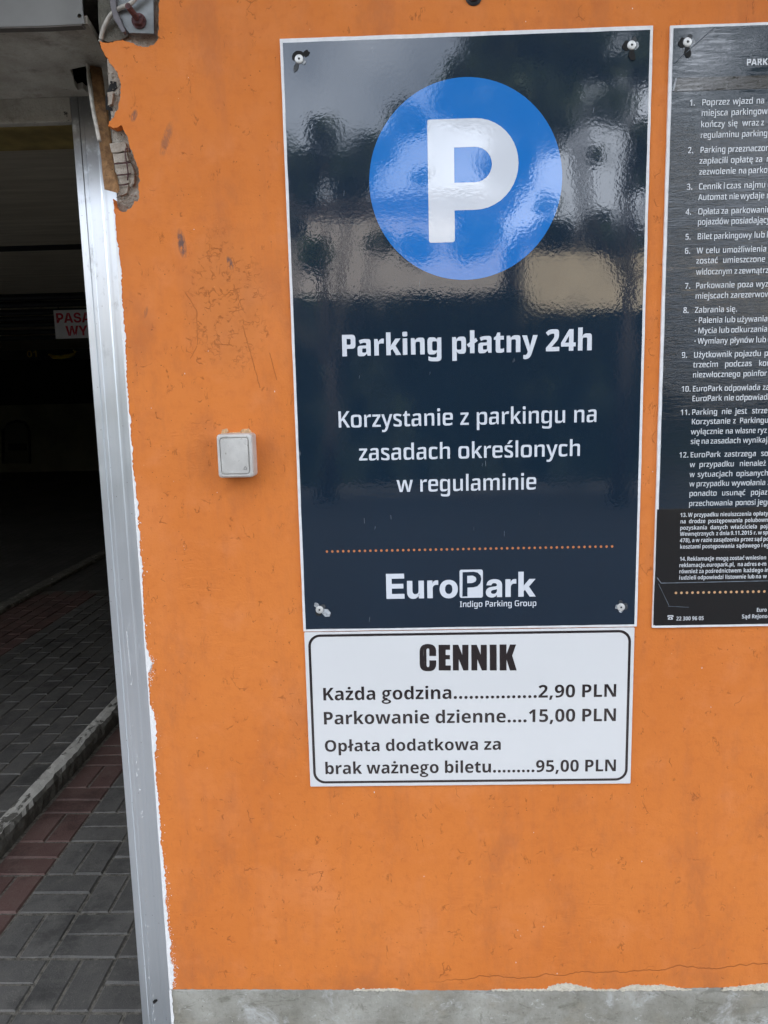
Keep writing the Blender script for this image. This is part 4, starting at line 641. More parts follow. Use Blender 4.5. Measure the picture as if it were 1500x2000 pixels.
'hv': '''A728:255,728 472,728 725,0 540,0 435,333 390,488 381,520 371,553 361,588 352,624 342,661 387,661 377,624 366,588 357,553 347,520 338,488 328,457 310,395 300,364 291,333 183,0 3,0|171,278 557,278 557,147 171,147
E615:50,728 584,728 584,586 215,586 215,435 556,435 556,298 215,298 215,141 584,141 584,0 50,0
P636:50,728 343,728 376,726 406,723 435,717 462,709 487,698 511,685 532,670 550,653 567,635 581,614 593,591 602,567 609,541 613,514 614,485 613,456 609,428 602,402 593,378 581,355 566,335 550,316 531,299 510,284 486,271 461,260 434,252 405,246 374,243 342,241 143,241 143,379 332,379 350,380 367,382 382,386 396,392 409,399 420,408 430,418 438,429 444,441 449,454 452,469 452,500 449,515 444,528 438,541 430,552 420,561 409,570 396,577 382,582 367,586 350,589 332,590 215,590 215,0 50,0
S662:297,-11 262,-7 229,-1 199,7 171,18 146,31 123,46 102,63 84,82 69,104 56,127 46,152 39,180 35,209 33,240 192,240 193,222 197,206 203,190 210,177 220,164 231,153 245,144 260,136 276,130 294,126 314,123 335,122 354,123 372,125 388,128 403,133 417,139 429,145 440,153 448,162 456,172 461,183 464,195 465,207 461,227 451,245 444,253 435,260 423,267 410,273 395,279 378,285 359,290 337,295 262,311 221,321 185,333 153,348 125,365 101,385 82,406 67,430 56,456 50,484 47,515 49,541 53,566 60,589 70,612 83,633 98,652 116,669 136,685 158,699 182,711 208,721 236,729 266,735 297,738 330,739 363,738 395,735 424,729 452,721 478,711 502,698 523,684 543,668 560,650 575,629 587,607 597,584 604,558 609,531 611,502 458,502 454,525 446,545 435,563 420,578 402,590 381,598 357,603 331,605 315,605 299,603 284,599 270,595 258,589 246,582 228,566 217,546 213,523 216,503 226,487 241,473 265,460 279,455 295,449 314,445 334,440 400,426 429,420 456,412 480,404 503,396 524,386 542,376 559,364 574,352 587,339 598,325 607,309 615,293 621,276 625,258 628,239 628,219 627,191 623,164 616,140 606,117 593,95 578,75 560,58 540,42 517,28 492,16 464,6 435,-2 403,-7 369,-11 334,-12
W1008:3,728 181,728 258,389 264,365 269,342 273,318 283,270 287,247 292,223 296,199 301,176 309,128 314,105 279,105 283,128 293,176 297,199 307,247 312,270 322,318 328,342 333,365 338,389 421,728 587,728 669,389 675,365 680,342 686,318 696,270 701,247 711,199 716,176 720,152 725,128 730,105 694,105 698,128 703,152 707,176 711,199 716,223 720,247 725,270 740,342 744,365 749,389 827,728 1005,728 810,0 627,0 529,379 524,401 519,425 513,450 508,476 503,498 498,522 493,547 487,573 481,601 527,601 521,573 515,547 510,522 505,498 500,476 495,450 490,425 484,401 479,379 382,0 198,0
Y702:273,265 3,728 193,728 311,513 319,499 326,485 334,470 341,456 349,442 356,427 363,413 371,399 339,399 353,427 360,442 374,470 381,485 389,499 396,513 510,728 698,728 434,265 434,0 273,0
a562:181,-8 158,-5 135,1 115,8 96,18 79,29 65,43 52,59 42,77 35,98 31,120 29,144 30,165 33,185 38,202 45,218 54,232 64,244 76,255 89,265 103,274 119,281 135,287 153,293 171,297 190,301 210,304 230,306 252,308 272,310 289,312 304,314 328,320 344,328 353,338 356,352 356,355 354,371 347,384 336,396 321,404 302,410 279,411 256,410 237,404 220,395 208,383 199,368 195,350 47,350 51,377 57,401 67,424 79,445 95,463 114,480 135,494 160,505 181,513 205,519 230,523 256,526 285,527 311,526 336,524 360,520 382,515 403,508 421,500 438,490 454,480 468,467 480,454 490,439 498,423 505,406 509,388 512,369 513,348 513,0 358,0 358,73 356,73 349,60 340,48 331,37 321,28 310,19 299,12 286,6 272,0 257,-4 242,-7 225,-8 206,-9|268,98 282,100 295,104 307,109 318,115 328,122 337,131 344,140 350,151 354,162 357,174 358,187 358,235 350,232 341,229 331,227 319,224 306,221 292,219 277,216 261,213 239,209 220,202 203,193 191,182 182,168 180,151 182,135 189,122 200,111 215,104 232,99 253,97
k561:191,327 209,327 375,516 559,516 329,252 290,252 191,140|48,728 207,728 207,0 48,0|233,217 337,328 568,0 384,0
o588:263,-10 234,-6 206,0 179,10 154,22 131,36 110,53 91,72 75,93 60,116 48,141 39,167 32,196 28,226 27,257 28,289 32,319 39,348 48,374 60,399 75,423 91,444 110,462 131,479 154,494 179,506 206,515 234,522 263,526 294,527 325,526 355,522 383,515 409,506 434,494 457,479 478,462 497,444 513,423 528,399 540,374 549,348 556,319 560,289 562,257 560,226 556,196 549,167 540,141 528,116 513,93 497,72 478,53 457,36 434,22 409,10 383,0 355,-6 325,-10 294,-12|310,116 324,119 337,125 350,132 361,141 372,153 380,166 388,181 394,197 398,216 401,236 401,279 398,300 394,318 388,335 380,350 372,363 361,374 350,383 337,391 324,396 310,399 294,400 279,399 265,396 251,391 238,384 227,374 217,363 208,350 200,335 194,318 190,300 188,279 187,257 188,236 190,216 194,197 200,181 208,166 217,153 227,141 238,132 251,125 264,119 279,116 294,115
r385:48,516 202,516 202,426 203,426 211,449 221,468 233,484 247,496 264,506 283,513 304,517 329,518 363,518 373,517 373,385 362,386 346,386 327,387 309,387 294,386 281,384 268,379 256,373 245,366 235,357 227,346 220,334 214,320 210,305 208,288 207,270 207,0 48,0
u595:201,-10 176,-5 153,2 132,13 113,26 96,42 82,61 70,82 61,106 54,133 50,161 48,192 48,516 207,516 207,223 208,201 213,181 220,164 230,150 243,139 258,131 275,126 295,125 309,126 321,128 333,131 344,136 354,143 362,151 370,161 376,172 381,185 385,199 387,215 388,233 388,516 546,516 546,0 390,0 390,136 415,136 404,110 392,87 378,65 363,46 345,29 326,14 305,3 281,-5 255,-9 227,-11'''}
GL = {}
for fk, txt in FONTS.items():
    GL[fk] = {}
    for ln in txt.split('\n'):
        ch, rest = ln[0], ln[1:]
        adv, cs = rest.split(':', 1)
        cs = [[tuple(map(int, p.split(','))) for p in c.split(' ')] for c in cs.split('|') if c]
        def area(c): return sum(a[0]*b[1]-b[0]*a[1] for a, b in zip(c, c[1:]+c[:1]))/2
        outer = [c for c in cs if area(c) < 0]; holes = [c for c in cs if area(c) > 0]
        def inside(p, c):
            r = False
            for (x1, y1), (x2, y2) in zip(c, c[1:]+c[:1]):
                if (y1 > p[1]) != (y2 > p[1]) and p[0] < (x2-x1)*(p[1]-y1)/(y2-y1)+x1: r = not r
            return r
        tri = []
        for k, o in enumerate(outer):
            hs = [h for h in holes if inside(h[0], o)]
            L = [o]+hs; fl = [p for l in L for p in l]
            T = tessellate_polygon([[Vector((x, y, 0)) for x, y in l] for l in L])
            tri.append((fl, [(a, b, c) if (fl[b][0]-fl[a][0])*(fl[c][1]-fl[a][1])-(fl[b][1]-fl[a][1])*(fl[c][0]-fl[a][0]) > 0 else (a, c, b) for a, b, c in T]))
        GL[fk][ch] = (int(adv), tri)

def text(g, s, font, x, z, sx, sz, y):
    if font == 'os' and ('godz' in s or 'wa\u017cn' in s): s = s.replace('g', '#')      # the price board uses the two-storey g
    for ch in s:
        adv, tri = GL[font][ch]
        for k, (fl, T) in enumerate(tri):
            g.add([(x + px*sx/1000, y - k*.00006, z + pz*sz/1000) for px, pz in fl], T)
        x += adv*sx/1000
    return x

# ================================================================== LARGE STRUCTURE
XW = -.4805          # corner of the orange wall
ZS = 2.2475          # underside of the lintel
XJ = -.6617          # inner edge of the door frame
YJ = .30             # face of the door frame
ZP = .4845           # top of the plinth
HC = 2.885           # garage ceiling

g = Geo(); g.add([(-60, -60, -.012), (60, -60, -.012), (60, 60, -.012), (-60, 60, -.012)], [(0, 1, 2, 3)])
props(g.build('ground', MAT['asphalt']), kind='structure')

g = Geo(); g.add([(-60, -2.7, -.008), (60, -2.7, -.008), (60, .27, -.008), (-60, .27, -.008)], [(0, 1, 2, 3)])  # unseen pale strip added to bounce light onto the lower wall
props(g.build('bounce_pavement', simple('bounce_concrete', (.21, .20, .185), .9, .12, 5, .4, .006)), kind='structure')
Geo_shade_eave = Geo().box(-13.2, 6.5, -.75, -.002, 3.0, 3.16)  # unseen slab added to darken the top of the wall
wall = thing('orange_wall', 'orange rendered garage wall carrying the signs, chipped at its corner', 'wall', (0, 0, 0))

# masonry core behind the plaster
core = Geo()
core.box(XW, 6.5, .018, .46, 0, 2.42)
core.box(-5.0, -4.0, .018, .46, 0, 2.42)
core.box(-13.2, -12.6, .018, .46, 0, 2.42)  # second opening between these piers, added to brighten the garage
core.box(-13, 6.5, .018, .46, 2.42, 14.0)  # unseen upper wall, raised so its shadow covers the street
core.build('masonry', MAT['mortar'], wall)
Geo_shade_eave.build('shade_eave', MAT['plinth'], wall)

edge_top = [(-0.3797, 2.3080), (-0.3846, 2.2471), (-0.3874, 2.2194), (-0.3956, 2.2104), (-0.4076, 2.2077), (-0.4226, 2.2105), (-0.4357, 2.2164), (-0.4456, 2.2198), (-0.4576, 2.2186), (-0.4696, 2.2159), (-0.4797, 2.2170), (-0.4838, 2.2195), (-0.4827, 2.2117), (-0.4784, 2.2014), (-0.4717, 2.1895), (-0.4640, 2.1791), (-0.4579, 2.1695), (-0.4547, 2.1560), (-0.4551, 2.1387), (-0.4596, 2.1245), (-0.4613, 2.1135), (-0.4678, 2.1073), (-0.4700, 2.1010), (-0.4781, 2.0957), (-0.4804, 2.0885), (-0.4712, 2.0850), (-0.4571, 2.0886), (-0.4543, 2.0805), (-0.4490, 2.0715), (-0.4466, 2.0570), (-0.4408, 2.0415), (-0.4368, 2.0251), (-0.4338, 2.0194), (-0.4354, 2.0080), (-0.4325, 2.0006), (-0.4365, 1.9934), (-0.4360, 1.9753), (-0.4392, 1.9680), (-0.4452, 1.9682), (-0.4503, 1.9584), (-0.4595, 1.9521), (-0.4674, 1.9515), (-0.4757, 1.9567), (-0.4804, 1.9643), (-0.4806, 1.9733)]
left = rough_edge(edge_top, .0028, .0011)
left += rough_edge([(XW, left[-1][1]-.004), (XW, ZP)], .012, .0003)
bot = rough_edge([(-0.4679, 0.4851), (-0.1084, 0.4828), (0.0922, 0.4811), (0.2596, 0.4806), (0.4892, 0.4832), (0.6854, 0.4881)], .006, .0008) + [(.75, .487), (1.0, .485), (1.6, .4855), (2.5, .485), (6.5, .485)]
outline = left + bot[1:] + [(6.5, 14.0), (-.37, 14.0)]
pl = Geo().poly([outline], 0.0, .0178)
o = pl.build('orange_plaster', MAT['orange'], wall)

# orange plaster over and beyond the door opening and the added second one (out of the picture)
o2 = Geo().poly([[(-13.2, 0), (-12.6, 0), (-12.6, 2.42), (-5.0, 2.42), (-5.0, 0), (-4.0, 0), (-4.0, 2.42), (-.52, 2.42), (-.52, 2.6), (-.3725, 2.75), (-.3725, 14.0), (-13.2, 14.0)]], .0, .0178)
o2.build('upper_plaster', MAT['orange'], wall)

# pale filler smeared along the joint above the plinth
fl = [[(0.2577, 0.4797), (0.2596, 0.4849), (0.2645, 0.4902), (0.2734, 0.4927), (0.2833, 0.4944), (0.2952, 0.4970), (0.3032, 0.4953), (0.3131, 0.4926), (0.3270, 0.4900), (0.3409, 0.4865), (0.3509, 0.4838), (0.3539, 0.4803)],
      [(0.3955, 0.4793), (0.4013, 0.4836), (0.4102, 0.4870), (0.4199, 0.4913), (0.4357, 0.4931), (0.4515, 0.4904), (0.4653, 0.4912), (0.4791, 0.4929), (0.4930, 0.4894), (0.5068, 0.4876), (0.5207, 0.4841), (0.5385, 0.4823), (0.5405, 0.4797)],
      [(0.5956, 0.4796), (0.5993, 0.4839), (0.6149, 0.4873), (0.6325, 0.4881), (0.6480, 0.4915), (0.6656, 0.4932), (0.6850, 0.4957), (0.7044, 0.4974), (0.7242, 0.4930), (0.7441, 0.4860), (0.7464, 0.4800)],
      [(-0.1185, 0.4809), (-0.1164, 0.4843), (-0.0882, 0.4851), (-0.0480, 0.4859), (-0.0180, 0.4832), (-0.0160, 0.4805)], [(0.1521, 0.4800), (0.1541, 0.4835), (0.1920, 0.4834), (0.2576, 0.4832), (0.2587, 0.4797)], [(0.3539, 0.4794), (0.3549, 0.4829), (0.3954, 0.4827), (0.3965, 0.4793)]]
for q in fl:
    Geo().poly([rough_edge(q+q[:1], .0018, .0016)[:-1]], -.0012, .0004).build('pale_filler', MAT['pale_render'], wall)

# plinth
g = Geo(); n = 140
topz = [ZP - .0006*random.random() - (.0022 if random.random() < .10 else 0) for _ in range(n+1)]
xs = [XW - .0015 + (6.5-XW)*(k/n)**1.7 for k in range(n+1)]
V = []
for k in range(n+1):
    j = random.uniform(-.0006, .0006)
    V += [(xs[k], .0008+j, 0), (xs[k], .0008+j, topz[k]-.0030), (xs[k], .0022+j, topz[k]-.0006), (xs[k], .0176, topz[k])]
F = []
for k in range(n):
    a = k*4; b = a+4
    F += [(a, b, b+1, a+1), (a+1, b+1, b+2, a+2), (a+2, b+2, b+3, a+3)]
F.append((0, 1, 2, 3))
mk('concrete_plinth', V, F, MAT['plinth'], wall)

# ragged white paint and filler along the wall corner
r2 = random.Random(3)
def fringe(px_y):
    w = 2.2 + 1.8*math.sin(px_y*.013) + 1.4*math.sin(px_y*.041) + .9*math.sin(px_y*.11)
    for c, s, a in ((1290, 16, 11), (1430, 40, 8), (1395, 20, 4), (1720, 70, 5), (1830, 60, 7), (1905, 30, 8), (1000, 60, 3), (870, 40, 3), (540, 60, 2)):
        w += a*math.exp(-((px_y-c)/s)**2)
    return max(.9, w)*.00072
pts_r = []; z = 1.965
while z > ZP + .001:
    py = 1000 - 1502*math.tan(math.atan((z-1.635)/1.35) + math.radians(8.62))
    w = fringe(py)
    pts_r.append((XW + w + r2.uniform(-.0009, .0012)*(1 + w*160), z)); z -= r2.uniform(.0022, .0050)
pts_r.append((XW + .004, ZP + .0008))
lp = [(XW - .0012 + r2.uniform(-.0003, .0003), ZP + .0008 + k*(1.967-ZP)/60) for k in range(61)]
Geo().poly([pts_r + lp], -.0012, .0006).build('white_edge_filler', MAT['white_paint'], wall)
# corner return of the plaster, painted white, and the narrow white line down the plinth
Geo().box(XW-.0013, XW-.0002, .0008, .295, 0, 1.965).build('white_reveal', MAT['white_paint'], wall)
pz = []; z = ZP - .002
while z > .02:
    pz.append((XW + .0022 + r2.uniform(-.001, .0016), z)); z -= .006
Geo().poly([pz + [(XW-.0022, .02), (XW-.0022, ZP-.002)]], -.0012, .0002).build('plinth_edge_paint', MAT['white_paint'], wall)
# paint spatter beside the fringe
g = Geo()
for _ in range(330):
    py = random.choice([random.gauss(1800, 70), random.gauss(1890, 30), random.gauss(1300, 20), random.uniform(1000, 1900)])
    z = 1.635 + 1.35*math.tan(math.atan((1000-py)/1502) - math.radians(8.62))
    if not (ZP+.004 < z < 1.9): continue
    x = XW + fringe(py) + abs(random.gauss(0, .0045)); s = random.uniform(.0003, .0011)
    g.add([(x+s*math.cos(a)*random.uniform(.6, 1.3), -.0003, z+s*math.sin(a)*random.uniform(.6, 1.6)) for a in (0, 1.3, 2.5, 3.8, 5.1)], [(0, 1, 2, 3, 4)])
for _ in range(70):
    x = random.uniform(-.45, .6); z = random.uniform(.50, 2.3); s = random.uniform(.0004, .0011)
    g.add([(x+s*math.cos(a)*random.uniform(.5, 1), -.0003, z+s*math.sin(a)*random.uniform(.6, 2.2)) for a in (0, 1.3, 2.5, 3.8, 5.1)], [(0, 1, 2, 3, 4)])
props(g.build('paint_spatter', MAT['white_paint'], wall), kind='stuff')

# exposed old bricks in the chipped corner
br = [[(-0.4795, 2.0480), (-0.4559, 2.0489), (-0.4525, 2.0358), (-0.4780, 2.0332)], [(-0.4774, 2.0300), (-0.4519, 2.0325), (-0.4495, 2.0177), (-0.4741, 2.0151)], [(-0.4735, 2.0118), (-0.4559, 2.0138), (-0.4551, 2.0014), (-0.4728, 1.9986)],
      [(-0.4843, 2.0644), (-0.4573, 2.0660), (-0.4557, 2.0521), (-0.4819, 2.0505)], [(-0.4765, 1.9954), (-0.4571, 1.9982), (-0.4598, 1.9850), (-0.4750, 1.9813)], [(-0.4554, 2.0326), (-0.4493, 2.0324), (-0.4444, 2.0159), (-0.4500, 2.0111)], [(-0.4524, 2.0137), (-0.4446, 2.0126), (-0.4465, 1.9995), (-0.4528, 1.9964)]]
for q in br:
    q = rough_edge(q + q[:1], .006, .0008)[:-1]
    Geo().poly([q], .0105+random.uniform(0, .002), .0185).build('brick', MAT['brick_old'], wall, bevel=.0022, seg=2)
# rusty lath wire over them
g = Geo()
for a in ([(-0.4776, 2.0305), (-0.4654, 2.0309), (-0.4567, 2.0315), (-0.4497, 2.0321)], [(-0.4550, 2.0542), (-0.4573, 2.0461), (-0.4558, 2.0315), (-0.4543, 2.0167), (-0.4561, 2.0037)], [(-0.4550, 2.0542), (-0.4497, 2.0548), (-0.4485, 2.0483)], [(-0.4737, 2.0124), (-0.4633, 2.0129), (-0.4492, 2.0141)], [(-0.4714, 1.9967), (-0.4627, 1.9965), (-0.4556, 1.9979)]):
    g.tube([(x, .0065, z) for x, z in a], .0011, 6)
g.build('lath_wire', MAT['rust'], wall, smooth=True)
# crumbs of mortar left in the chips
g = Geo(); rc = random.Random(17)
for _ in range(420):
    z = rc.uniform(1.955, 2.235); x = XW + rc.uniform(0, .062)
    r0 = rc.uniform(.0006, .0022); y = .0178 - r0*rc.uniform(.2, .9)
    P = [(x+r0*rc.uniform(-1, 1), y-r0*rc.uniform(.3, 1.1), z+r0*rc.uniform(-1, 1)) for _ in range(2)]
    B = [(x+r0*math.cos(a)*rc.uniform(.7, 1.2), .0182, z+r0*math.sin(a)*rc.uniform(.7, 1.2)) for a in (0, 1.25, 2.5, 3.75, 5)]
    g.add([P[0]]+B, [(0, k, k % 5+1) for k in range(1, 6)])
props(g.build('mortar_crumbs', MAT['mortar'], wall), kind='stuff')
# flat dark patch painting the shade of a cavity in the upper chip
Geo().poly([rough_edge([(-0.4875, 2.1380), (-0.4768, 2.1649), (-0.4674, 2.1630), (-0.4664, 2.1534), (-0.4738, 2.1472), (-0.4785, 2.1313), (-0.4769, 2.1184), (-0.4881, 2.1203), (-0.4875, 2.1380)], .004, .0006)[:-1]], .0168, .0179).build('cavity_shade_patch', MAT['void'], wall)
for q in ([(-0.4807, 2.1438), (-0.4719, 2.1451), (-0.4751, 2.1268), (-0.4812, 2.1254)],):
    Geo().poly([rough_edge(q+q[:1], .005, .0007)[:-1]], .011, .017).build('brick', MAT['brick_old'], wall, bevel=.001, seg=1)

# lintel: soffit slab with a broken hole, dark cavity above, front sheet
soff = thing('lintel', 'stained grey concrete lintel over the garage opening, with a broken hole', 'lintel', (-1.5, .2, ZS))
def soffit_pt(px, py):
    # a point of the soffit plane seen at that spot of the photograph
    return px, py
hole = [[(-0.6058, 0.1742), (-0.5909, 0.1686), (-0.5706, 0.1613), (-0.5623, 0.162), (-0.5784, 0.2091), (-0.6076, 0.2765), (-0.6187, 0.2808), (-0.6184, 0.2626), (-0.6314, 0.2692), (-0.6279, 0.2466), (-0.6156, 0.2108)]]
out = [(-4.0, .004)] + [(-0.5028, 0.0024), (-0.5079, 0.0493), (-0.5149, 0.0896), (-0.5217, 0.1283), (-0.5294, 0.1558)] + [(XW+.004, .46), (-4.0, .46)]
def slab(name, outer, holes, z0, z1, mat, parent):
    loops = [outer]+holes; fl = [p for l in loops for p in l]
    T = tessellate_polygon([[Vector((x, y, 0)) for x, y in l] for l in loops])
    n = len(fl); V = [(x, y, z0) for x, y in fl]+[(x, y, z1) for x, y in fl]
    F = []
    for a, b, c in T:
        cr = (fl[b][0]-fl[a][0])*(fl[c][1]-fl[a][1])-(fl[b][1]-fl[a][1])*(fl[c][0]-fl[a][0])
        t = (a, b, c) if cr < 0 else (a, c, b)
        F += [t, tuple(i+n for i in reversed(t))]
    k = 0
    for l in loops:
        m = len(l)
        for i in range(m): F.append((k+i, k+(i+1) % m, k+(i+1) % m+n, k+i+n))
        k += m
    return mk(name, V, F, mat, parent)
slab('soffit', out, hole, ZS, ZS+.012, MAT['soffit'], soff)
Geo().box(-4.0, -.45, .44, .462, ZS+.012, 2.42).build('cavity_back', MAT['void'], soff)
front = [(-0.6959, 2.2449), (-0.6450, 2.2448), (-0.5689, 2.2438), (-0.5055, 2.2448), (-0.5072, 2.2648), (-0.5059, 2.3104)]
fp = [(-4.0, front[0][1])] + front[:4] + front[4:] + [(front[-1][0]-.004, 2.5), (-4.0, 2.5)]
o = Geo().poly([fp, list(reversed(circle(*[(-0.5129, 2.2565)][0], .0035, 12)))], -.004, -.0005).build('front_sheet', MAT['panel_metal'], soff)
Geo().poly([[(-4.0, ZS-.004)] + [(-0.6457, 2.2422), (-0.5696, 2.2412), (-0.5103, 2.2423), (-0.5100, 2.2454), (-0.5693, 2.2443), (-0.6454, 2.2452)] + [(-4.0, ZS+.002)]], -.0035, .011).build('lower_edge', simple('dark_lower_lip', (.07, .06, .05), .8), soff)  # dark lip along the bottom of the front sheet

# ------------------------------------------------------------------ door frame
fr = thing('door_frame', 'pale metal frame of the garage opening beside the orange wall', 'door frame', (XJ, YJ, 0))
prof = [(XJ, YJ+.055), (XJ, YJ+.002), (XJ+.0015, YJ), (XJ+.0155, YJ), (XJ+.0170, YJ+.0018), (XJ+.0245, YJ+.0018), (XJ+.026, YJ), (XJ+.050, YJ+.0003),
        (XJ+.053, YJ-.0003), (XJ+.058, YJ-.0003), (XJ+.062, YJ), (XJ+.1835, YJ)]
V = []; F = []
for z in (0.0, ZS-.0005):
    V += [(x, y, z) for x, y in prof]
n = len(prof)
for k in range(n-1): F.append((k, k+1, n+k+1, n+k))
mk('jamb', V, F, MAT['jamb'], fr)
V = [(-3.9-(x-XJ)*0 + 0, y, z) for z in (0, ZS-.0005) for x, y in ((0, YJ+.055), (0, YJ))] 
mk('jamb', [(-3.94, YJ, 0), (-3.88, YJ, 0), (-3.88, YJ+.055, 0), (-3.94, YJ, ZS-.0005), (-3.88, YJ, ZS-.0005), (-3.88, YJ+.055, ZS-.0005)], [(0, 1, 4, 3), (1, 2, 5, 4)], MAT['jamb'], fr)
hz = 2.2007
V = []
for x in (-3.88, XJ-.0004):
    V += [(x, YJ+.020, hz), (x, YJ+.003, hz), (x, YJ+.001, hz+.002), (x, YJ+.001, ZS-.0005)]
F = [(k, 4+k, 5+k, k+1) for k in range(3)]
mk('header', V, F, MAT['soffit'], fr)
# white paint runs on the jamb
g = Geo(); rr = random.Random(11)
def jx(px, py): return None
for (px, py, w, h) in [(-0.6189, 1.1302, 0.00064, 0.00107), (-0.6207, 1.1407, 0.00107, 0.00179), (-0.6246, 1.1328, 0.00101, 0.00131), (-0.6257, 1.0029, 0.00111, 0.00398), (-0.6212, 1.0147, 0.00091, 0.00166), (-0.6233, 1.0083, 0.00093, 0.00182), (-0.6294, 0.9022, 0.00097, 0.00259), (-0.6254, 0.9203, 0.00083, 0.00124), (-0.6313, 0.9271, 0.00107, 0.00138), (-0.6248, 0.8283, 0.00111, 0.0037), (-0.6264, 0.8381, 0.00085, 0.00394), (-0.6273, 0.8138, 0.00113, 0.00309), (-0.628, 0.7821, 0.00094, 0.00376), (-0.6289, 0.7867, 0.00085, 0.00363), (-0.6232, 0.7964, 0.001, 0.00375), (-0.6245, 0.7558, 0.00076, 0.00184), (-0.6251, 0.7471, 0.00124, 0.00166), (-0.6236, 0.7453, 0.00127, 0.00306), (-0.624, 0.6879, 0.00106, 0.00268), (-0.623, 0.6776, 0.00096, 0.00379), (-0.622, 0.6916, 0.00117, 0.00312), (-0.626, 0.5974, 0.00112, 0.00099), (-0.6275, 0.602, 0.00076, 0.0036), (-0.6265, 0.58, 0.0012, 0.00158), (-0.6305, 0.4642, 0.0009, 0.00309), (-0.6278, 0.493, 0.00072, 0.00295), (-0.6267, 0.4763, 0.00062, 0.00313), (-0.6269, 0.4745, 0.00117, 0.0013), (-0.6286, 0.4538, 0.00087, 0.00094), (-0.6271, 0.4767, 0.00063, 0.0019), (-0.6346, 0.4002, 0.00068, 0.00188), (-0.6318, 0.3792, 0.00114, 0.00317), (-0.6299, 0.3982, 0.0012, 0.00306), (-0.6328, 0.34, 0.00106, 0.00181), (-0.6305, 0.3314, 0.00121, 0.00121), (-0.6324, 0.3503, 0.00096, 0.00126), (-0.6334, 0.3112, 0.00102, 0.00214), (-0.6328, 0.3056, 0.0007, 0.00098), (-0.6341, 0.306, 0.00067, 0.00283), (-0.636, 0.2625, 0.00125, 0.00398), (-0.6319, 0.2422, 0.00078, 0.00269), (-0.6318, 0.2808, 0.0011, 0.00162), (-0.6314, 0.2092, 0.0006, 0.00091), (-0.6298, 0.2143, 0.00111, 0.00157), (-0.6282, 0.2125, 0.00076, 0.0015), (-0.6305, 0.1864, 0.00082, 0.00285), (-0.6301, 0.1485, 0.00127, 0.00313), (-0.6312, 0.1759, 0.00101, 0.00096), (-0.6357, 0.146, 0.00073, 0.0011), (-0.6314, 0.1712, 0.00096, 0.00375), (-0.6336, 0.1649, 0.00129, 0.00199), (-0.6269, 1.1232, 0.0009, 0.005), (-0.6268, 1.1137, 0.0009, 0.005), (-0.6267, 1.1042, 0.0009, 0.005), (-0.6265, 1.0946, 0.0009, 0.005), (-0.6264, 1.085, 0.0009, 0.005), (-0.6263, 1.0754, 0.0009, 0.005), (-0.6261, 1.0658, 0.0009, 0.005), (-0.626, 1.0562, 0.0009, 0.005), (-0.6259, 1.0466, 0.0009, 0.005), (-0.6257, 1.0369, 0.0009, 0.005), (-0.6256, 1.0272, 0.0009, 0.005), (-0.599, 1.2615, 0.00035, 0.00064), (-0.6071, 0.3444, 0.00031, 0.00076), (-0.6119, 0.8422, 0.0004, 0.00087), (-0.6179, 1.205, 0.00049, 0.00115), (-0.5963, 1.2017, 0.0004, 0.00086), (-0.6127, 0.8631, 0.00068, 0.00072), (-0.6259, 1.1548, 0.00034, 0.00108), (-0.5912, 0.5805, 0.00065, 0.00042), (-0.6002, 0.5594, 0.00066, 0.0008), (-0.6127, 0.9009, 0.0007, 0.00062), (-0.6134, 0.7123, 0.00078, 0.00104), (-0.5999, 0.233, 0.00045, 0.00059), (-0.6235, 0.7549, 0.00051, 0.00094), (-0.6122, 0.2496, 0.00071, 0.00048), (-0.5872, 0.9022, 0.00037, 0.00073), (-0.6269, 1.2124, 0.00075, 0.00119), (-0.6316, 0.5726, 0.00045, 0.00059), (-0.605, 0.546, 0.00052, 0.00082), (-0.6064, 1.1647, 0.00077, 0.001), (-0.6074, 1.1814, 0.00066, 0.00061), (-0.6181, 0.2786, 0.00065, 0.00072), (-0.6031, 0.1551, 0.00059, 0.00052)]:
    g.add([(px + w*math.cos(a)*rr.uniform(.6, 1.1), YJ-.0016, py + h*math.sin(a)*rr.uniform(.7, 1.1)) for a in [k*math.pi/4 for k in range(8)]], [tuple(range(8))])
props(g.build('paint_drips', MAT['white_paint'], fr), kind='stuff')

ch = [(-0.6321, 0.1968), (-0.6279, 0.2024), (-0.6216, 0.2037), (-0.6194, 0.1996), (-0.6248, 0.1940), (-0.6300, 0.1899)]
Geo().poly([ch], YJ-.0012).build('paint_chip', MAT['void'], fr)
# ------------------------------------------------------------------ inside the garage
flo = thing('garage_floor', None, None, (0, 0, 0), kind='structure')
def sheet(name, x0, x1, y0, y1, z, mat, parent=None):
    return mk(name, [(x0, y0, z), (x1, y0, z), (x1, y1, z), (x0, y1, z)], [(0, 1, 2, 3)], mat, parent)
Geo().box(-1.50, -.07, .27, 3.74, -.011, -.0042).build('joint_bed', MAT['joint'], flo)
Geo().box(-1.50, 3, 3.74, 17.6, -.011, -.001).build('far_paving', MAT['floor_far'], flo)
Geo().box(-1.50, 3, -.02, .27, -.011, -.001).build('threshold_paving', MAT['floor_far'], flo)
dr = thing('driveway', None, None, (0, 0, 0), kind='structure')
Geo().box(-3.12, -1.58, 1.23, 4.96, -.011, .0455).build('joint_bed', MAT['joint'], dr)
Geo().box(-3.12, -1.58, -.02, 1.23, -.011, .0485).build('threshold_paving', MAT['floor_far'], dr)
Geo().box(-3.12, -1.58, 4.96, 17.6, -.011, .0485).build('far_paving', MAT['floor_far'], dr)
Geo().box(-13, -3.2, -.02, 17.6, -.011, .002).build('side_paving', MAT['floor_far'], dr)

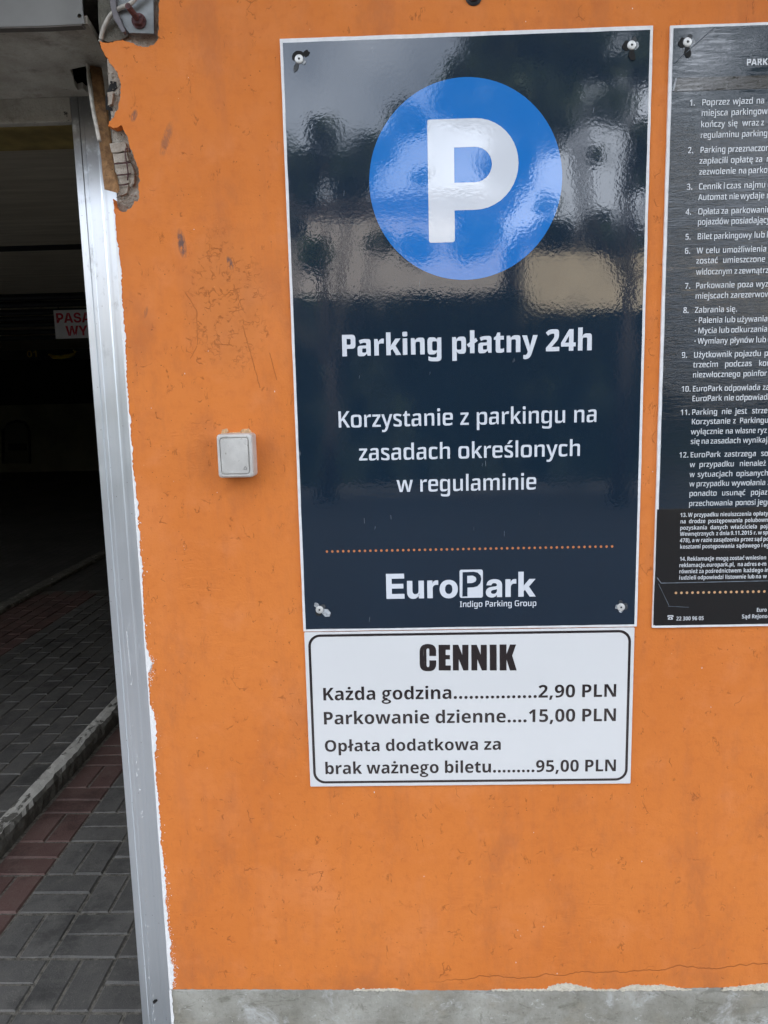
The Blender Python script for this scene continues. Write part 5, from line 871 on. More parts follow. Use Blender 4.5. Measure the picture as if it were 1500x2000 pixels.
def paver_mesh(name, mat, sx, sy, j):
    r = random.Random(j); h = .05; b = .006
    x, y = sx/2-.0017, sy/2-.0017
    q = lambda: r.uniform(-.0012, .0012)
    base = [(-x, -y), (x, -y), (x, y), (-x, y)]
    V = [(a, c, -h) for a, c in base] + [(a, c, -b+q()*.5) for a, c in base] + [(a*(1-b/abs(a)), c*(1-b/abs(c)), q()) for a, c in base]
    F = [(8, 9, 10, 11)]
    for k in range(4):
        m = (k+1) % 4
        F += [(k, m, 4+m, 4+k), (4+k, 4+m, 8+m, 8+k)]
    me = bpy.data.meshes.new(name); me.from_pydata(V, [], F); me.materials.append(mat); me.update()
    return me
PM = {}
for c in ('grey', 'red'):
    PM[c, 'h'] = [paver_mesh('paver', MAT['paver_'+c], .2, .1, k) for k in range(4)]
    PM[c, 'v'] = [paver_mesh('paver', MAT['paver_'+c], .1, .2, k+9) for k in range(4)]
def lay(c, d, x, y, z, parent):
    o = bpy.data.objects.new('paver', random.choice(PM[c, d])); COL.objects.link(o); o.parent = parent
    o.location = (x, y, z + random.uniform(-.0022, .0018))
    o.rotation_euler = (random.gauss(0, .004), random.gauss(0, .004), random.gauss(0, .006))
# basket weave beside the wall: 0.2 m cells
X0, Y0 = -1.283, .896
for i in range(-1, 5):
    for j in range(-3, 14):
        x = X0 + .201*i; y = Y0 + .2025*j
        c = 'red' if i == -1 or (i == 2 and j >= 5) else 'grey'
        cx, cy = x+.1, y+.1
        if (i+j) % 2:
            lay(c, 'v', cx-.05, cy, 0, flo); lay(c, 'v', cx+.05, cy, 0, flo)
        else:
            lay(c, 'h', cx, cy-.05, 0, flo); lay(c, 'h', cx, cy+.05, 0, flo)
n = 0
for k in range(17):
    cx = -1.583 - .05 - .1005*k
    if cx < -3.15: break
    for j in range(5, 23):
        cy = .32 + .202*j + (.1 if k % 2 else 0)
        Z = cy + 1.35
        c = 'red' if (cx < -2.62 and 3.3 < cy < 4.9) else 'grey'
        if n < 298: lay(c, 'v', cx, cy, .05, dr)
        n += 1

def kerb(name, x0, x1, y0, y1, ztop, label, mat):
    r = random.Random(5); V = []; F = []
    N = int((y1-y0)/.03)
    for k in range(N+1):
        y = y0 + (y1-y0)*k/N
        chip = max(0, math.sin(y*9.0+1)*math.sin(y*4.1))*.010 + (r.uniform(0, .012) if r.random() < .22 else 0)
        q = lambda a: r.uniform(-a, a)
        V += [(x1+q(.001), y, -.02), (x1+q(.003), y, ztop*.35), (x1-.004-chip*.6+q(.003), y, ztop-.014-chip+q(.002)), (x1-.018-chip+q(.003), y, ztop-.003+q(.0015)),
              ((x0+x1)/2+q(.004), y, ztop+q(.002)), (x0+.012+q(.002), y, ztop-.002+q(.0015)), (x0+q(.001), y, ztop-.012), (x0, y, .0)]
    for k in range(N):
        a = k*8; b = a+8
        for i in range(7): F.append((a+i, b+i, b+i+1, a+i+1))
    F.append(tuple(range(8))); F.append(tuple(reversed(range(8*N, 8*N+8))))
    o = mk(name, V, F, mat)
    props(o, label, 'kerb', 'worn concrete kerbs along the driveway')
kerb('kerb', -1.585, -1.497, .0, 17.4, .066, 'long kerb with peeling white paint beside the red pavers', MAT['kerb'])
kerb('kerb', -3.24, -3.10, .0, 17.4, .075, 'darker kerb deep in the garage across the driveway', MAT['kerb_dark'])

# walls, ceiling
rs = thing('garage_room', None, None, (0, 0, 0), kind='structure')
Geo().box(2.6, 2.8, .46, 17.9, 0, 3.3).build('side_wall', MAT['wall_dark'], rs)
Geo().box(-13.2, -13, .0, 17.9, 0, 3.3).build('side_wall', MAT['wall_dark'], rs)
Geo().box(-13.2, 2.8, .44, 18, 3.2, 3.3).build('roof_slab', MAT['void'], rs)
bw = thing('back_wall', None, None, (0, 17.2, 0), kind='structure')
Geo().box(-13, 2.6, 17.0, 17.3, 0, 1.609).build('lower_wall', MAT['wall_dark'], bw)
Geo().box(-13, 2.6, 17.25, 17.6, 1.609, 2.658).build('dark_recess', MAT['wall_black'], bw)  # black panel painting the dark of an opening
Geo().box(-13, 2.6, 16.9, 17.3, 2.658, 2.90).build('beam_band', simple('dark_band', (.05, .048, .04), .8, .2, 2), bw)
ceil = thing('ceiling', None, None, (0, 0, HC), kind='structure')
Js = [6.416, 9.106, 9.734, 10.569, 11.363, 12.137, 13.383, 14.583]
edges = []
prev = .46
for J in Js:
    y = J - 1.35
    edges.append((prev, y-.07)); prev = y+.10
edges.append((prev, 17.25))
for a, b in edges:
    Geo().box(-13, 2.6, a, b, HC, HC+.10).build('ceiling_slab', MAT['ceil'], ceil)
Geo().box(-13, 2.6, .46, 17.4, HC+.13, HC+.16).build('ceiling_void', MAT['void'], ceil)
Geo().box(-13, 2.6, .47, 2.45, HC-.07, HC-.0005).build('downstand_beam', MAT['ochre'], ceil)
for J in Js:
    Geo().box(-13, 2.6, J-1.35-.085, J-1.35+.115, HC-.004, HC+.09).build('joint_strip', MAT['void'], ceil)  # dark strips put in to paint the unlit gaps between slabs
# long conduit pipes clipped under the far slabs
pipe = None
for k, J in enumerate(Js[1:]):
    y = J-1.35
    pg = Geo().tube([(-12.9, y, HC-.03), (-8, y, HC-.035), (2.5, y, HC-.03)], .035, 10)
    if pipe is None:
        pass
    o = pg.build('conduit_pipe', MAT['dark_steel'], smooth=True)
    props(o, ['nearest of the dark conduit pipes crossing the garage ceiling', 'second dark conduit pipe crossing the garage ceiling, above the hanging sign',
              'third dark conduit pipe crossing the ceiling behind the hanging sign', 'fourth dark conduit pipe across the ceiling, level with the red lettering',
              'fifth dark conduit pipe across the ceiling', 'sixth dark conduit pipe, last but one before the back wall', 'farthest dark conduit pipe, just before the back wall'][k], 'pipe', 'conduit pipes across the garage ceiling')

# hanging exit sign
HS = thing('hanging_sign', 'white sign with red capital letters hanging inside the dark garage', 'sign', (-4.1, 8.3, 2.5))
q = [(-4.2799, 2.7663), (-4.3104, 2.4212), (-3.7181, 2.4499), (-3.6913, 2.7880)]
x0, x1 = q[0][0], q[2][0]; zb, zt = q[1][1], q[0][1]
Geo().box(x0, x1, 8.3, 8.32, zb, zt).build('board', MAT['sign_white'], HS, bevel=.003, seg=1)
a = [(-4.2487, 2.6116), (-4.2385, 2.7283), (-4.1470, 2.4544), (-4.1369, 2.5717)]
s = (a[1][1]-a[0][1])/.714
g = Geo(); text(g, 'PASA', 'hv', a[0][0]-.06*s, a[0][1], s*.98, s, 8.2985)
s2 = (a[3][1]-a[2][1])/.714; text(g, 'WY', 'hv', a[2][0], a[2][1], s2*.98, s2, 8.2985)
g.build('red_lettering', MAT['sign_red'], HS)
for x in (x0+.06, x1-.06):
    Geo().tube([(x, 8.31, zt-.01), (x, 8.31, HC-.002)], .006, 6).build('hanger_rod', MAT['dark_steel'], HS)

# yellow numbered marker on the far band
NS = thing('level_marker', 'small yellow 01 and bent yellow bar on the dark band inside the garage', 'marker', (-6.9, 16.88, 2.5))
a = [(-8.8129, 2.7125), (-8.7985, 2.8657), (-8.4832, 2.7164)]
s = (a[1][1]-a[0][1])/.714
g = Geo(); x = text(g, '01', 'os', a[0][0], a[0][1], s*1.15, s, 16.885); g.build('numerals', MAT['number_yellow'], NS)
P = [(-8.2728, 2.7678), (-8.1569, 2.7061), (-7.9882, 2.6902), (-7.8156, 2.7214), (-7.6674, 2.7531), (-7.6262, 2.8109), (-7.6837, 2.8475)]
g = Geo().tube([(x, 16.86, z) for x, z in P], [.025, .05, .05, .045, .045, .04, .02], 10)
g.build('bent_bar', MAT['yellow'], NS, smooth=True)
# arched hatch in the low wall
AH = thing('arched_hatch', 'dark arched hatch set in the low wall at the garage back', 'hatch', (-9.2, 16.99, .6))
q = [(-9.6523, 0.2221), (-9.5736, 1.0216), (-9.4598, 1.1658), (-9.2293, 1.2339), (-9.0342, 1.1930), (-8.9520, 1.0079), (-9.0015, 0.2085)]
Geo().poly([q], 16.955, 16.999).build('hatch_leaf', simple('hatch_paint', (.075, .07, .05), .6), AH)
q2 = [(-9.4888, 0.5309), (-9.4720, 0.7027), (-9.0367, 0.6933), (-9.0404, 0.5213)]
Geo().poly([q2], 16.93, 16.956).build('vent_cover', MAT['wall_black'], AH)
Geo().tube([(x, 16.955, z) for x, z in q], .03, 8).build('hatch_frame', MAT['wall_black'], AH, smooth=True)

# ------------------------------------------------------------------ things in the broken corner
# wooden lath jammed up into the hole
la = thing('wooden_lath', 'weathered brown wooden lath wedged in the broken corner above the door frame', 'lath', (-.49, .0, 1.98))
bl = [(-0.4898, 1.9853), (-0.4679, 1.9790)]
tl = [(-0.5686, 0.1727), (-0.5544, 0.1807)]
V = []
c0 = [(bl[0][0], -.012, bl[0][1]), (bl[1][0], -.012, bl[1][1])]
c1 = [(tl[0][0], tl[0][1], ZS+.02), (tl[1][0], tl[1][1], ZS+.02)]
N = 10
for k in range(N+1):
    t = k/N; w = (random.uniform(-.0009, .0009) if 0 < k < N else 0)
    A = Vector(c0[0]).lerp(Vector(c1[0]), t); B = Vector(c0[1]).lerp(Vector(c1[1]), t)
    A.x += w; B.x += (random.uniform(-.0012, .0012) if 0 < k < N else 0)
    dp = Vector((0, .010, .008))
    V += [A, B, B+dp, A+dp]
F = [(3, 2, 1, 0), (4*N, 4*N+1, 4*N+2, 4*N+3)]
for k in range(N):
    a = 4*k; b = a+4
    for i in range(4): F.append((a+i, a+(i+1) % 4, b+(i+1) % 4, b+i))
mk('lath_strip', V, F, MAT['wood'], la)

# cables
def smooth_path(P, n=6):
    P = [Vector(p) for p in P]; out = []
    for i in range(len(P)-1):
        p0, p1, p2, p3 = P[max(i-1, 0)], P[i], P[i+1], P[min(i+2, len(P)-1)]
        for k in range(n):
            t = k/n
            out.append(.5*((2*p1)+(-p0+p2)*t+(2*p0-5*p1+4*p2-p3)*t*t+(-p0+3*p1-3*p2+p3)*t**3))
    out.append(P[-1]); return out
c1p = [(-0.3992, 2.2925), (-0.4257, 2.2707), (-0.4452, 2.2661), (-0.4616, 2.2590), (-0.4734, 2.2472), (-0.4820, 2.2344), (-0.4872, 2.2216)]
g = Geo().tube(smooth_path([(x, -.012+.004*k, z) for k, (x, z) in enumerate(c1p)]), .0036, 10)
o = g.build('cable', MAT['cable'], smooth=True); props(o, 'beige cable looping past the steel bracket at the top of the opening', 'cable', 'loose cables at the door corner')
g = Geo().tube(smooth_path([(-0.5669, 0.1616, 2.27), (-0.5594, 0.14, 2.2206), (-0.5427, 0.1, 2.1794), (-0.5219, 0.05, 2.1317), (-0.5075, 0.02, 2.0967), (-0.4986, 0.005, 2.0673)]), .0033, 10)
o = g.build('cable', MAT['cable'], smooth=True); props(o, 'pale cable hanging down out of the hole, left of the wooden lath', 'cable', 'loose cables at the door corner')

# steel bracket with bolt
bk = thing('steel_bracket', 'galvanised steel bracket bolted in the broken recess above the orange wall corner', 'bracket', (-.4, .01, 2.27))
pp = [(-0.4501, 2.3266), (-0.3892, 2.3245), (-0.3942, 2.2282), (-0.4353, 2.2319), (-0.4422, 2.2422), (-0.4441, 2.2500), (-0.4532, 2.2642)]
hx, hz_ = [(-0.4173, 2.2476)][0]
Geo().poly([pp], .002, .0065).build('plate', MAT['galv'], bk, bevel=.0006, seg=1)
Geo().poly([[(-0.4557, 2.3228), (-0.4508, 2.3226), (-0.4504, 2.2620), (-0.4377, 2.2293), (-0.4429, 2.2280), (-0.4563, 2.2499), (-0.4598, 2.2699)]], -.008, .003).build('bent_lip', simple('dull_strap', (.13, .12, .125), .6, .2, 60, Metallic=.3), bk, bevel=.0005, seg=1)
g = Geo().disc_y(hx, hz_, [(.0118, .0015), (.0118, -.001), (.009, -.0012)], 24); g.build('washer', MAT['rust'], bk)
g = Geo().disc_y(hx, hz_, [(.0098, -.001), (.0098, -.008), (.0085, -.0095)], 6); g.build('nut', MAT['rust'], bk)
g = Geo().tube([(hx, -.008, hz_), (hx-.001, -.048, hz_+.0005)], [.0048, .0046], 14); g.build('threaded_rod', MAT['rust'], bk, smooth=False)
# the recess: rough mortar tone behind the bracket is the masonry itself; grey box edge left of it
Geo().poly([[(-0.4837, 2.3328), (-0.4618, 2.3320), (-0.4577, 2.2750), (-0.4481, 2.2452), (-0.4406, 2.2310), (-0.4512, 2.2258), (-0.4737, 2.2227), (-0.4871, 2.2262), (-0.4881, 2.2559)]], .012, .0178).build('mortar_patch', m_mortar('olive_mortar', (.10, .095, .075), (.17, .16, .13), .7), wall)

# bolt head at the very top
bt = thing('wall_bolt', 'rusty round bolt head in the orange wall above the big sign', 'bolt', (*[[(0.1271, 2.2649)][0][0], 0], [(0.1271, 2.2649)][0][1]))
bx, bz = [(0.1271, 2.2649)][0]
Geo().disc_y(bx, bz, [(.0135, .0), (.0135, -.002), (.011, -.003)], 28).build('washer', MAT['dark_steel'], bt)
Geo().disc_y(bx, bz, [(.0085, -.003), (.0085, -.008), (.006, -.0095)], 6).build('bolt_head', MAT['rust'], bt)

# ------------------------------------------------------------------ light switch
sw = thing('light_switch', 'grey surface-mounted light switch with a single rocker on the orange wall', 'switch', (-.297, 0, 1.536))
a = [(-0.3197, 1.5751), (-0.2590, 1.5008)]
sx0, sx1, sz1, sz0 = a[0][0], a[1][0], a[0][1], a[1][1]
V = []; F = []
rings = [(0, 0, .006), (0, -.030, .006), (.0012, -.0345, .0065), (.0035, -.0362, .0065), (.0055, -.0362, .006), (.0063, -.0335, .0055)]
prev = None
for ins, y, r in rings:
    P = rounded(sx0-.0006+ins, sx1+.0006-ins, sz0-.0006+ins, sz1+.0006-ins, r, 5)
    V += [(x, y, z) for x, z in P]
m = len(P)
for k in range(len(rings)-1):
    for i in range(m): F.append((k*m+i, k*m+(i+1) % m, (k+1)*m+(i+1) % m, (k+1)*m+i))
F = [tuple(reversed(f)) for f in F]; F.append(tuple(range((len(rings)-1)*m, len(rings)*m)))
mk('housing', V, F, MAT['switch'], sw, smooth=False)
P = rounded(sx0+.0068, sx1-.0068, sz0+.0068, sz1-.0068, .0042, 5)
V = [(x, -.0335, z) for x, z in P] + [(x, -.0362-.0035*((z-sz0)/(sz1-sz0)-.35), z) for x, z in P]
Q = rounded(sx0+.0076, sx1-.0076, sz0+.0076, sz1-.0076, .0038, 5)
V += [(x, -.0370-.0035*((z-sz0)/(sz1-sz0)-.35), z) for x, z in Q]
F = []
for k in range(2):
    for i in range(m): F.append((k*m+i, (k+1)*m+i, (k+1)*m+(i+1) % m, k*m+(i+1) % m))
F.append(tuple(range(2*m, 3*m)))
mk('rocker', V, F, MAT['switch'], sw)
bx, bz = [(-0.2722, 1.5162)][0]
ybell = -.0372-.0035*((bz-sz0)/(sz1-sz0)-.35)-.0002
bell = [(bx-.0026, bz-.002), (bx+.0026, bz-.002), (bx+.0026, bz+.0006), (bx+.0012, bz+.0026), (bx, bz+.0044), (bx-.0012, bz+.0026), (bx-.0026, bz+.0006)]
inn = [(bx-.0017, bz-.0012), (bx-.0017, bz+.0004), (bx, bz+.0030), (bx+.0017, bz+.0004), (bx+.0017, bz-.0012)]
Geo().poly([bell, inn], ybell).build('lamp_symbol', MAT['grey_print'], sw)
# chipped plaster above the switch
g = Geo()
for q in ([(-0.3193, 1.5742), (-0.3171, 1.5822), (-0.3080, 1.5838), (-0.3055, 1.5784), (-0.3121, 1.5749)], [(-0.2847, 1.5788), (-0.2809, 1.5823), (-0.2701, 1.5830), (-0.2658, 1.5784), (-0.2643, 1.5712), (-0.2723, 1.5750), (-0.2813, 1.5752)], [(-0.3056, 1.5766), (-0.2848, 1.5779), (-0.2831, 1.5743), (-0.3040, 1.5739)]):
    g.poly([rough_edge(q+q[:1], .003, .0005)[:-1]], -.0014, .0)
g.build('plaster_chip', simple('pale_plaster_chip', (.62, .38, .20), .8, .3, 250, .8, .002), wall)

# ------------------------------------------------------------------ SIGNS
def screw(parent, px_x, px_z, y, style):
    """dome-head screw with the film torn round it"""
    s = Geo().disc_y(px_x, px_z, [(.0070, y), (.0070, y-.0012), (.0062, y-.0022), (.0040, y-.0027), (.0022, y-.0028), (.0019, y-.0021)], 24).build('screw', MAT['steel'], parent, smooth=False)
    mk('socket', [(px_x+.0018*math.cos(k*math.pi/3), y-.00225, px_z+.0018*math.sin(k*math.pi/3)) for k in range(6)], [tuple(range(6))], MAT['void'], s)
    r = random.Random(style)
    def curl(a0, a1, r0, r1, lift, mat, name='torn_film'):
        n = 9; A = []; B = []
        for k in range(n):
            a = a0 + (a1-a0)*k/(n-1)
            w = math.sin(math.pi*k/(n-1))**.6
            A.append((px_x+r0*math.cos(a), y-.0002, px_z+r0*math.sin(a)))
            R = r0 + (r1-r0)*w*r.uniform(.8, 1.1)
            B.append((px_x+R*math.cos(a), y-.0002-lift*w, px_z+R*math.sin(a)))
        V = A+B; F = [(k, k+1, n+k+1, n+k) for k in range(n-1)]
        mk(name, V, F, mat, parent)
    if style == 1:
        curl(.25, 3.6, .0076, .0135, .0006, MAT['void']); curl(.2, 1.0, .010, .021, .0012, MAT['void']); curl(3.9, 4.7, .0078, .021, .001, MAT['torn']); curl(5.2, 6.2, .0078, .013, .001, MAT['torn_light'])
    elif style == 2:
        curl(2.2, 4.2, .0076, .0150, .001, MAT['void']); curl(4.3, 5.2, .0078, .024, .0015, MAT['void']); curl(5.3, 7.0, .0078, .012, .001, MAT['torn_light']); curl(.6, 1.6, .0078, .013, .0015, MAT['torn'])
    elif style == 3:
        curl(1.6, 2.6, .0074, .016, .003, MAT['torn_light']); curl(5.2, 6.5, .0074, .022, .002, MAT['torn_light']); curl(3.6, 5.2, .0076, .012, .0008, MAT['void']); curl(.2, 1.3, .0076, .013, .001, MAT['torn'])
    else:
        curl(2.4, 3.6, .0074, .011, .002, MAT['torn_light']); curl(5.6, 7.3, .0074, .013, .001, MAT['torn']); curl(4.2, 5.2, .0074, .010, .001, MAT['torn_light']); curl(1.2, 2.1, .0074, .014, .002, MAT['torn'])

LA = [(-0.1886, 2.2113), (0.4135, 2.2106), (0.4131, 1.2123), (-0.1860, 1.2160)]
sx0, sx1, sz0, sz1 = -.1876, .4134, 1.2142, 2.2110
YS = -.0045
S = thing('parking_sign', 'large navy parking board with a blue disc and white letter P', 'sign', (.113, YS, 1.71))
def jag(x0, x1, z0, z1, a=.0004):
    return rough_edge([(x0, z0), (x1, z0), (x1, z1), (x0, z1), (x0, z0)], .03, a)[:-1]
Geo().poly([jag(sx0, sx1, sz0, sz1, .0003)], YS, -.0003).build('panel', MAT['board_edge'], S)
Geo().poly([jag(sx0+.0046, sx1-.0046, sz0+.0040, sz1-.0062, .0003)], YS-.0003).build('navy_print', MAT['navy'], S)
Geo().poly([circle(.1115, 1.9840, .1594, 96)], YS-.0006).build('blue_disc', MAT['blue'], S)
# letter P
x0, xr = .0497, .1274
zt, zm = 2.0802, 1.9369
R = (zt-zm)/2; zc = (zt+zm)/2
outl = [(x0+.003, zt)] + [(xr + R*math.sin(math.pi*k/20), zc + R*math.cos(math.pi*k/20)) for k in range(21)] + [(.0932, zm), (.0932, 1.8896), (.0922, 1.8872), (.0898, 1.8862), (.0535, 1.8862), (.0509, 1.8870), (x0+.0002, 1.8895), (x0, zt-.003), (x0+.0008, zt-.0008)]
r = .0277; zc2 = 2.0082
inn = [(.0932, 2.0359)] + [(.1276 + r*math.sin(math.pi*k/14), zc2 + r*math.cos(math.pi*k/14)) for k in range(15)] + [(.0932, 1.9805)]
Geo().poly([outl, inn], YS-.0009).build('letter_shape', MAT['white'], S)
L1 = [
    ('Parking płatny 24h', 'sqb', -0.1049, 1.7029, 0.04719, 0.05047),
    ('Korzystanie z parkingu na', 'sq', -0.1148, 1.5812, 0.03821, 0.0394),
    ('zasadach określonych', 'sq', -0.079, 1.5231, 0.03884, 0.03867),
    ('w regulaminie', 'sq', -0.0132, 1.4661, 0.03754, 0.03912),
    ('Euro', 'hv', -0.0384, 1.2727, 0.06094, 0.06327),
    ('ark', 'hv', 0.1414, 1.2727, 0.05994, 0.06305),
    ('Indigo Parking Group', 'sq', 0.0959, 1.2554, 0.01396, 0.01479)]
for k, (tx, f, x, z, sx, sz) in enumerate(L1):
    g = Geo(); text(g, tx, f, x, z, sx, sz, YS-.0006)
    g.build(['title_lettering', 'notice_lettering', 'notice_lettering', 'notice_lettering', 'logo_lettering', 'logo_lettering', 'slogan_lettering'][k], MAT['white'], S)
# P box of the logo
q = [(0.0963, 1.3239), (0.1378, 1.3241), (0.1376, 1.2724), (0.0963, 1.2722)]
bx0, bx1 = q[0][0], q[1][0]; bz0, bz1 = (q[2][1]+q[3][1])/2, (q[0][1]+q[1][1])/2
Geo().poly([rounded(bx0, bx1, bz0, bz1, .0035, 4)], YS-.0006).build('logo_box', MAT['white'], S)
def EP(*P): return P
lo = [(0.1010, 1.2749), (0.1018, 1.3196), (0.1214, 1.3202), (0.1287, 1.3182), (0.1337, 1.3130), (0.1350, 1.3064), (0.1331, 1.2989), (0.1276, 1.2933), (0.1203, 1.2916), (0.1102, 1.2913), (0.1101, 1.2752)]
li = [(0.1099, 1.3129), (0.1098, 1.2993), (0.1194, 1.2996), (0.1249, 1.3023), (0.1263, 1.3061), (0.1250, 1.3103), (0.1195, 1.3132)]
Geo().poly([lo, li], YS-.0009).build('logo_letter', MAT['navy'], S)
# orange dotted rule
g = Geo(); a = [(-0.1398, 1.3623), (0.3660, 1.3609)]
for k in range(53):
    t = k/52; g.poly([circle(a[0][0]+(a[1][0]-a[0][0])*t, (a[0][1]+a[1][1])/2, .0023, 10)], YS-.0006)
g.build('dotted_rule', MAT['orange_dot'], S)
for (x, z), st in zip([(-0.1572, 2.1792), (0.3797, 2.1825), (-0.1568, 1.2548), (0.3840, 1.2506)], (1, 2, 3, 4)):
    screw(S, x, z, YS-.0004, st)
# scratches in the film
g = Geo(); rr = random.Random(4)
for (x, z) in [(-0.0730, 1.6702), (0.0487, 1.6734), (-0.0718, 1.4209), (-0.0522, 1.4058), (0.1384, 1.5137), (0.1429, 1.5181), (-0.0665, 1.2399), (-0.0245, 1.4255), (0.1759, 1.3932), (0.3209, 2.0902), (-0.1086, 1.9839), (-0.0901, 1.9737)]:
    L = rr.uniform(.004, .010); w = rr.uniform(.0002, .0004); d = rr.uniform(-.002, .001)
    g.add([(x, YS-.0010, z), (x+w, YS-.0010, z), (x+w+d, YS-.0010, z-L), (x+d, YS-.0010, z-L)], [(0, 3, 2, 1)])
g.build('scratches', simple('scratch_grey', (.30, .32, .34), .5), S)['kind'] = 'stuff'

# price board
PB = thing('price_board', 'white rectangular price list board under the big navy sign', 'sign', (.11, -.003, 1.06))
pq = [(-0.1838, 1.2140), (0.4101, 1.2099), (0.4096, 0.9140), (-0.1891, 0.9101)]
px0 = (pq[0][0]+pq[3][0])/2; px1 = (pq[1][0]+pq[2][0])/2; pz1 = (pq[0][1]+pq[1][1])/2; pz0 = (pq[2][1]+pq[3][1])/2
pz1 = min(pz1, sz0-.0012)
YP = -.0034
Geo().poly([rounded(px0, px1, pz0, pz1, .0015, 3)], YP, -.0003).build('panel', MAT['board_edge'], PB)
Geo().poly([rounded(px0+.0012, px1-.0012, pz0+.0012, pz1-.0012, .001, 3)], YP-.0003).build('white_print', MAT['price_white'], PB)
bq = [(-0.1783, 1.2120), (0.4115, 0.9130)]
ox0, ox1, oz0, oz1 = px0+.0065, px1-.0060, pz0+.0062, pz1-.0040
Geo().poly([rounded(ox0, ox1, oz0, oz1, .022, 10), list(reversed(rounded(ox0+.0046, ox1-.0046, oz0+.0046, oz1-.0046, .0178, 10)))], YP-.0006).build('border_line', MAT['price_black'], PB)
for k, (tx, f, x, z, sx, sz) in enumerate([
    ('Każda godzina................2,90 PLN', 'os', -0.1587, 1.0818, 0.03394, 0.03397),
    ('Parkowanie dzienne....15,00 PLN', 'os', -0.1591, 1.035, 0.03374, 0.03431),
    ('Opłata dodatkowa za', 'os', -0.1581, 0.9816, 0.03119, 0.03149),
    ('brak ważnego biletu.........95,00 PLN', 'os', -0.1593, 0.9369, 0.03109, 0.03244)]):
    g = Geo(); text(g, tx, f, x, z, sx, sz, YP-.0006); g.build('price_lettering', MAT['price_black'], PB)
def arcp(cx, cy, rx, ry, a0, a1, n=6):
    return [(cx+rx*math.cos(math.radians(a0+(a1-a0)*k/n)), cy+ry*math.sin(math.radians(a0+(a1-a0)*k/n))) for k in range(n+1)]
CL = [[(0.0573, 1.1852), (0.0780, 1.1849), (0.0779, 1.1755), (0.0701, 1.1756), (0.0699, 1.1657), (0.0777, 1.1655), (0.0776, 1.1573), (0.0699, 1.1575), (0.0697, 1.1458), (0.0790, 1.1457), (0.0789, 1.1362), (0.0570, 1.1365)],
      [(0.0830, 1.1848), (0.0930, 1.1846), (0.1000, 1.1655), (0.1001, 1.1845), (0.1114, 1.1844), (0.1110, 1.1358), (0.1019, 1.1359), (0.0937, 1.1574), (0.0936, 1.1360), (0.0828, 1.1362)],
      [(0.1165, 1.1843), (0.1265, 1.1841), (0.1335, 1.1650), (0.1336, 1.1840), (0.1445, 1.1839), (0.1445, 1.1353), (0.1355, 1.1354), (0.1273, 1.1569), (0.1272, 1.1355), (0.1165, 1.1357)],
      [(0.1498, 1.1841), (0.1623, 1.1839), (0.1624, 1.1350), (0.1501, 1.1352)],
      [(0.1677, 1.1841), (0.1801, 1.1839), (0.1801, 1.1651), (0.1865, 1.1838), (0.1975, 1.1836), (0.1905, 1.1627), (0.1987, 1.1345), (0.1865, 1.1347), (0.1802, 1.1554), (0.1803, 1.1348), (0.1680, 1.1349)],
      [(0.0526, 1.1640), (0.0526, 1.1741), (0.0521, 1.1784), (0.0501, 1.1823), (0.0470, 1.1850), (0.0428, 1.1864), (0.0379, 1.1870), (0.0331, 1.1866), (0.0289, 1.1852), (0.0257, 1.1825), (0.0237, 1.1787), (0.0227, 1.1741), (0.0225, 1.1487), (0.0232, 1.1438), (0.0252, 1.1398), (0.0283, 1.1371), (0.0326, 1.1357), (0.0376, 1.1353), (0.0424, 1.1355), (0.0465, 1.1368), (0.0496, 1.1393), (0.0516, 1.1432), (0.0526, 1.1480), (0.0527, 1.1558), (0.0403, 1.1561), (0.0402, 1.1470), (0.0398, 1.1446), (0.0386, 1.1434), (0.0374, 1.1431), (0.0361, 1.1436), (0.0352, 1.1448), (0.0349, 1.1471), (0.0352, 1.1747), (0.0355, 1.1770), (0.0364, 1.1782), (0.0375, 1.1787), (0.0388, 1.1785), (0.0399, 1.1777), (0.0403, 1.1758), (0.0403, 1.1642)]]
g = Geo()
for c in CL: g.poly([c], YP-.0006)
g.build('heading_lettering', MAT['price_black'], PB)

# regulations board on the right
RB = thing('rules_board', 'dark parking regulations board with long white text, cut by the right edge', 'sign', (.74, YS, 1.71))
rx0, rx1, rz0, rz1 = .4409, 1.041, 1.2112, 2.2100
Geo().poly([jag(rx0, rx1, rz0, rz1, .0003)], YS, -.0003).build('panel', MAT['board_edge'], RB)
Geo().poly([jag(rx0+.0050, rx1-.0050, rz0+.0040, rz1-.0042, .0003)], YS-.0003).build('navy_print', MAT['navy2'], RB)
zb = [(0.4444, 1.4262)][0][1]
Geo().poly([rough_edge([(rx0+.0016, rz0+.0052), (.62, rz0+.0046), (rx1-.004, rz0+.006), (rx1-.004, zb+.003), (rx0+.0022, zb), (rx0+.0016, rz0+.0052)], .05, .0004)[:-1]], YS-.0008, YS-.0002).build('black_overlay', MAT['black2'], RB)
q = [(0.4519, 2.1307), (0.6038, 2.1335), (0.6048, 2.1135), (0.4477, 2.1107)]
Geo().poly([[q[0], (rx1-.01, q[0][1]), (rx1-.01, q[3][1]), q[3]]], YS-.0012, YS-.0004).build('tape_band', MAT['tape'], RB)
Geo().poly([[(0.4511, 2.1307), (0.4536, 2.1306), (0.4493, 2.1114), (0.4468, 2.1115)]], YS-.0016, YS-.0004).build('tape_end', MAT['torn_light'], RB)
g = Geo()
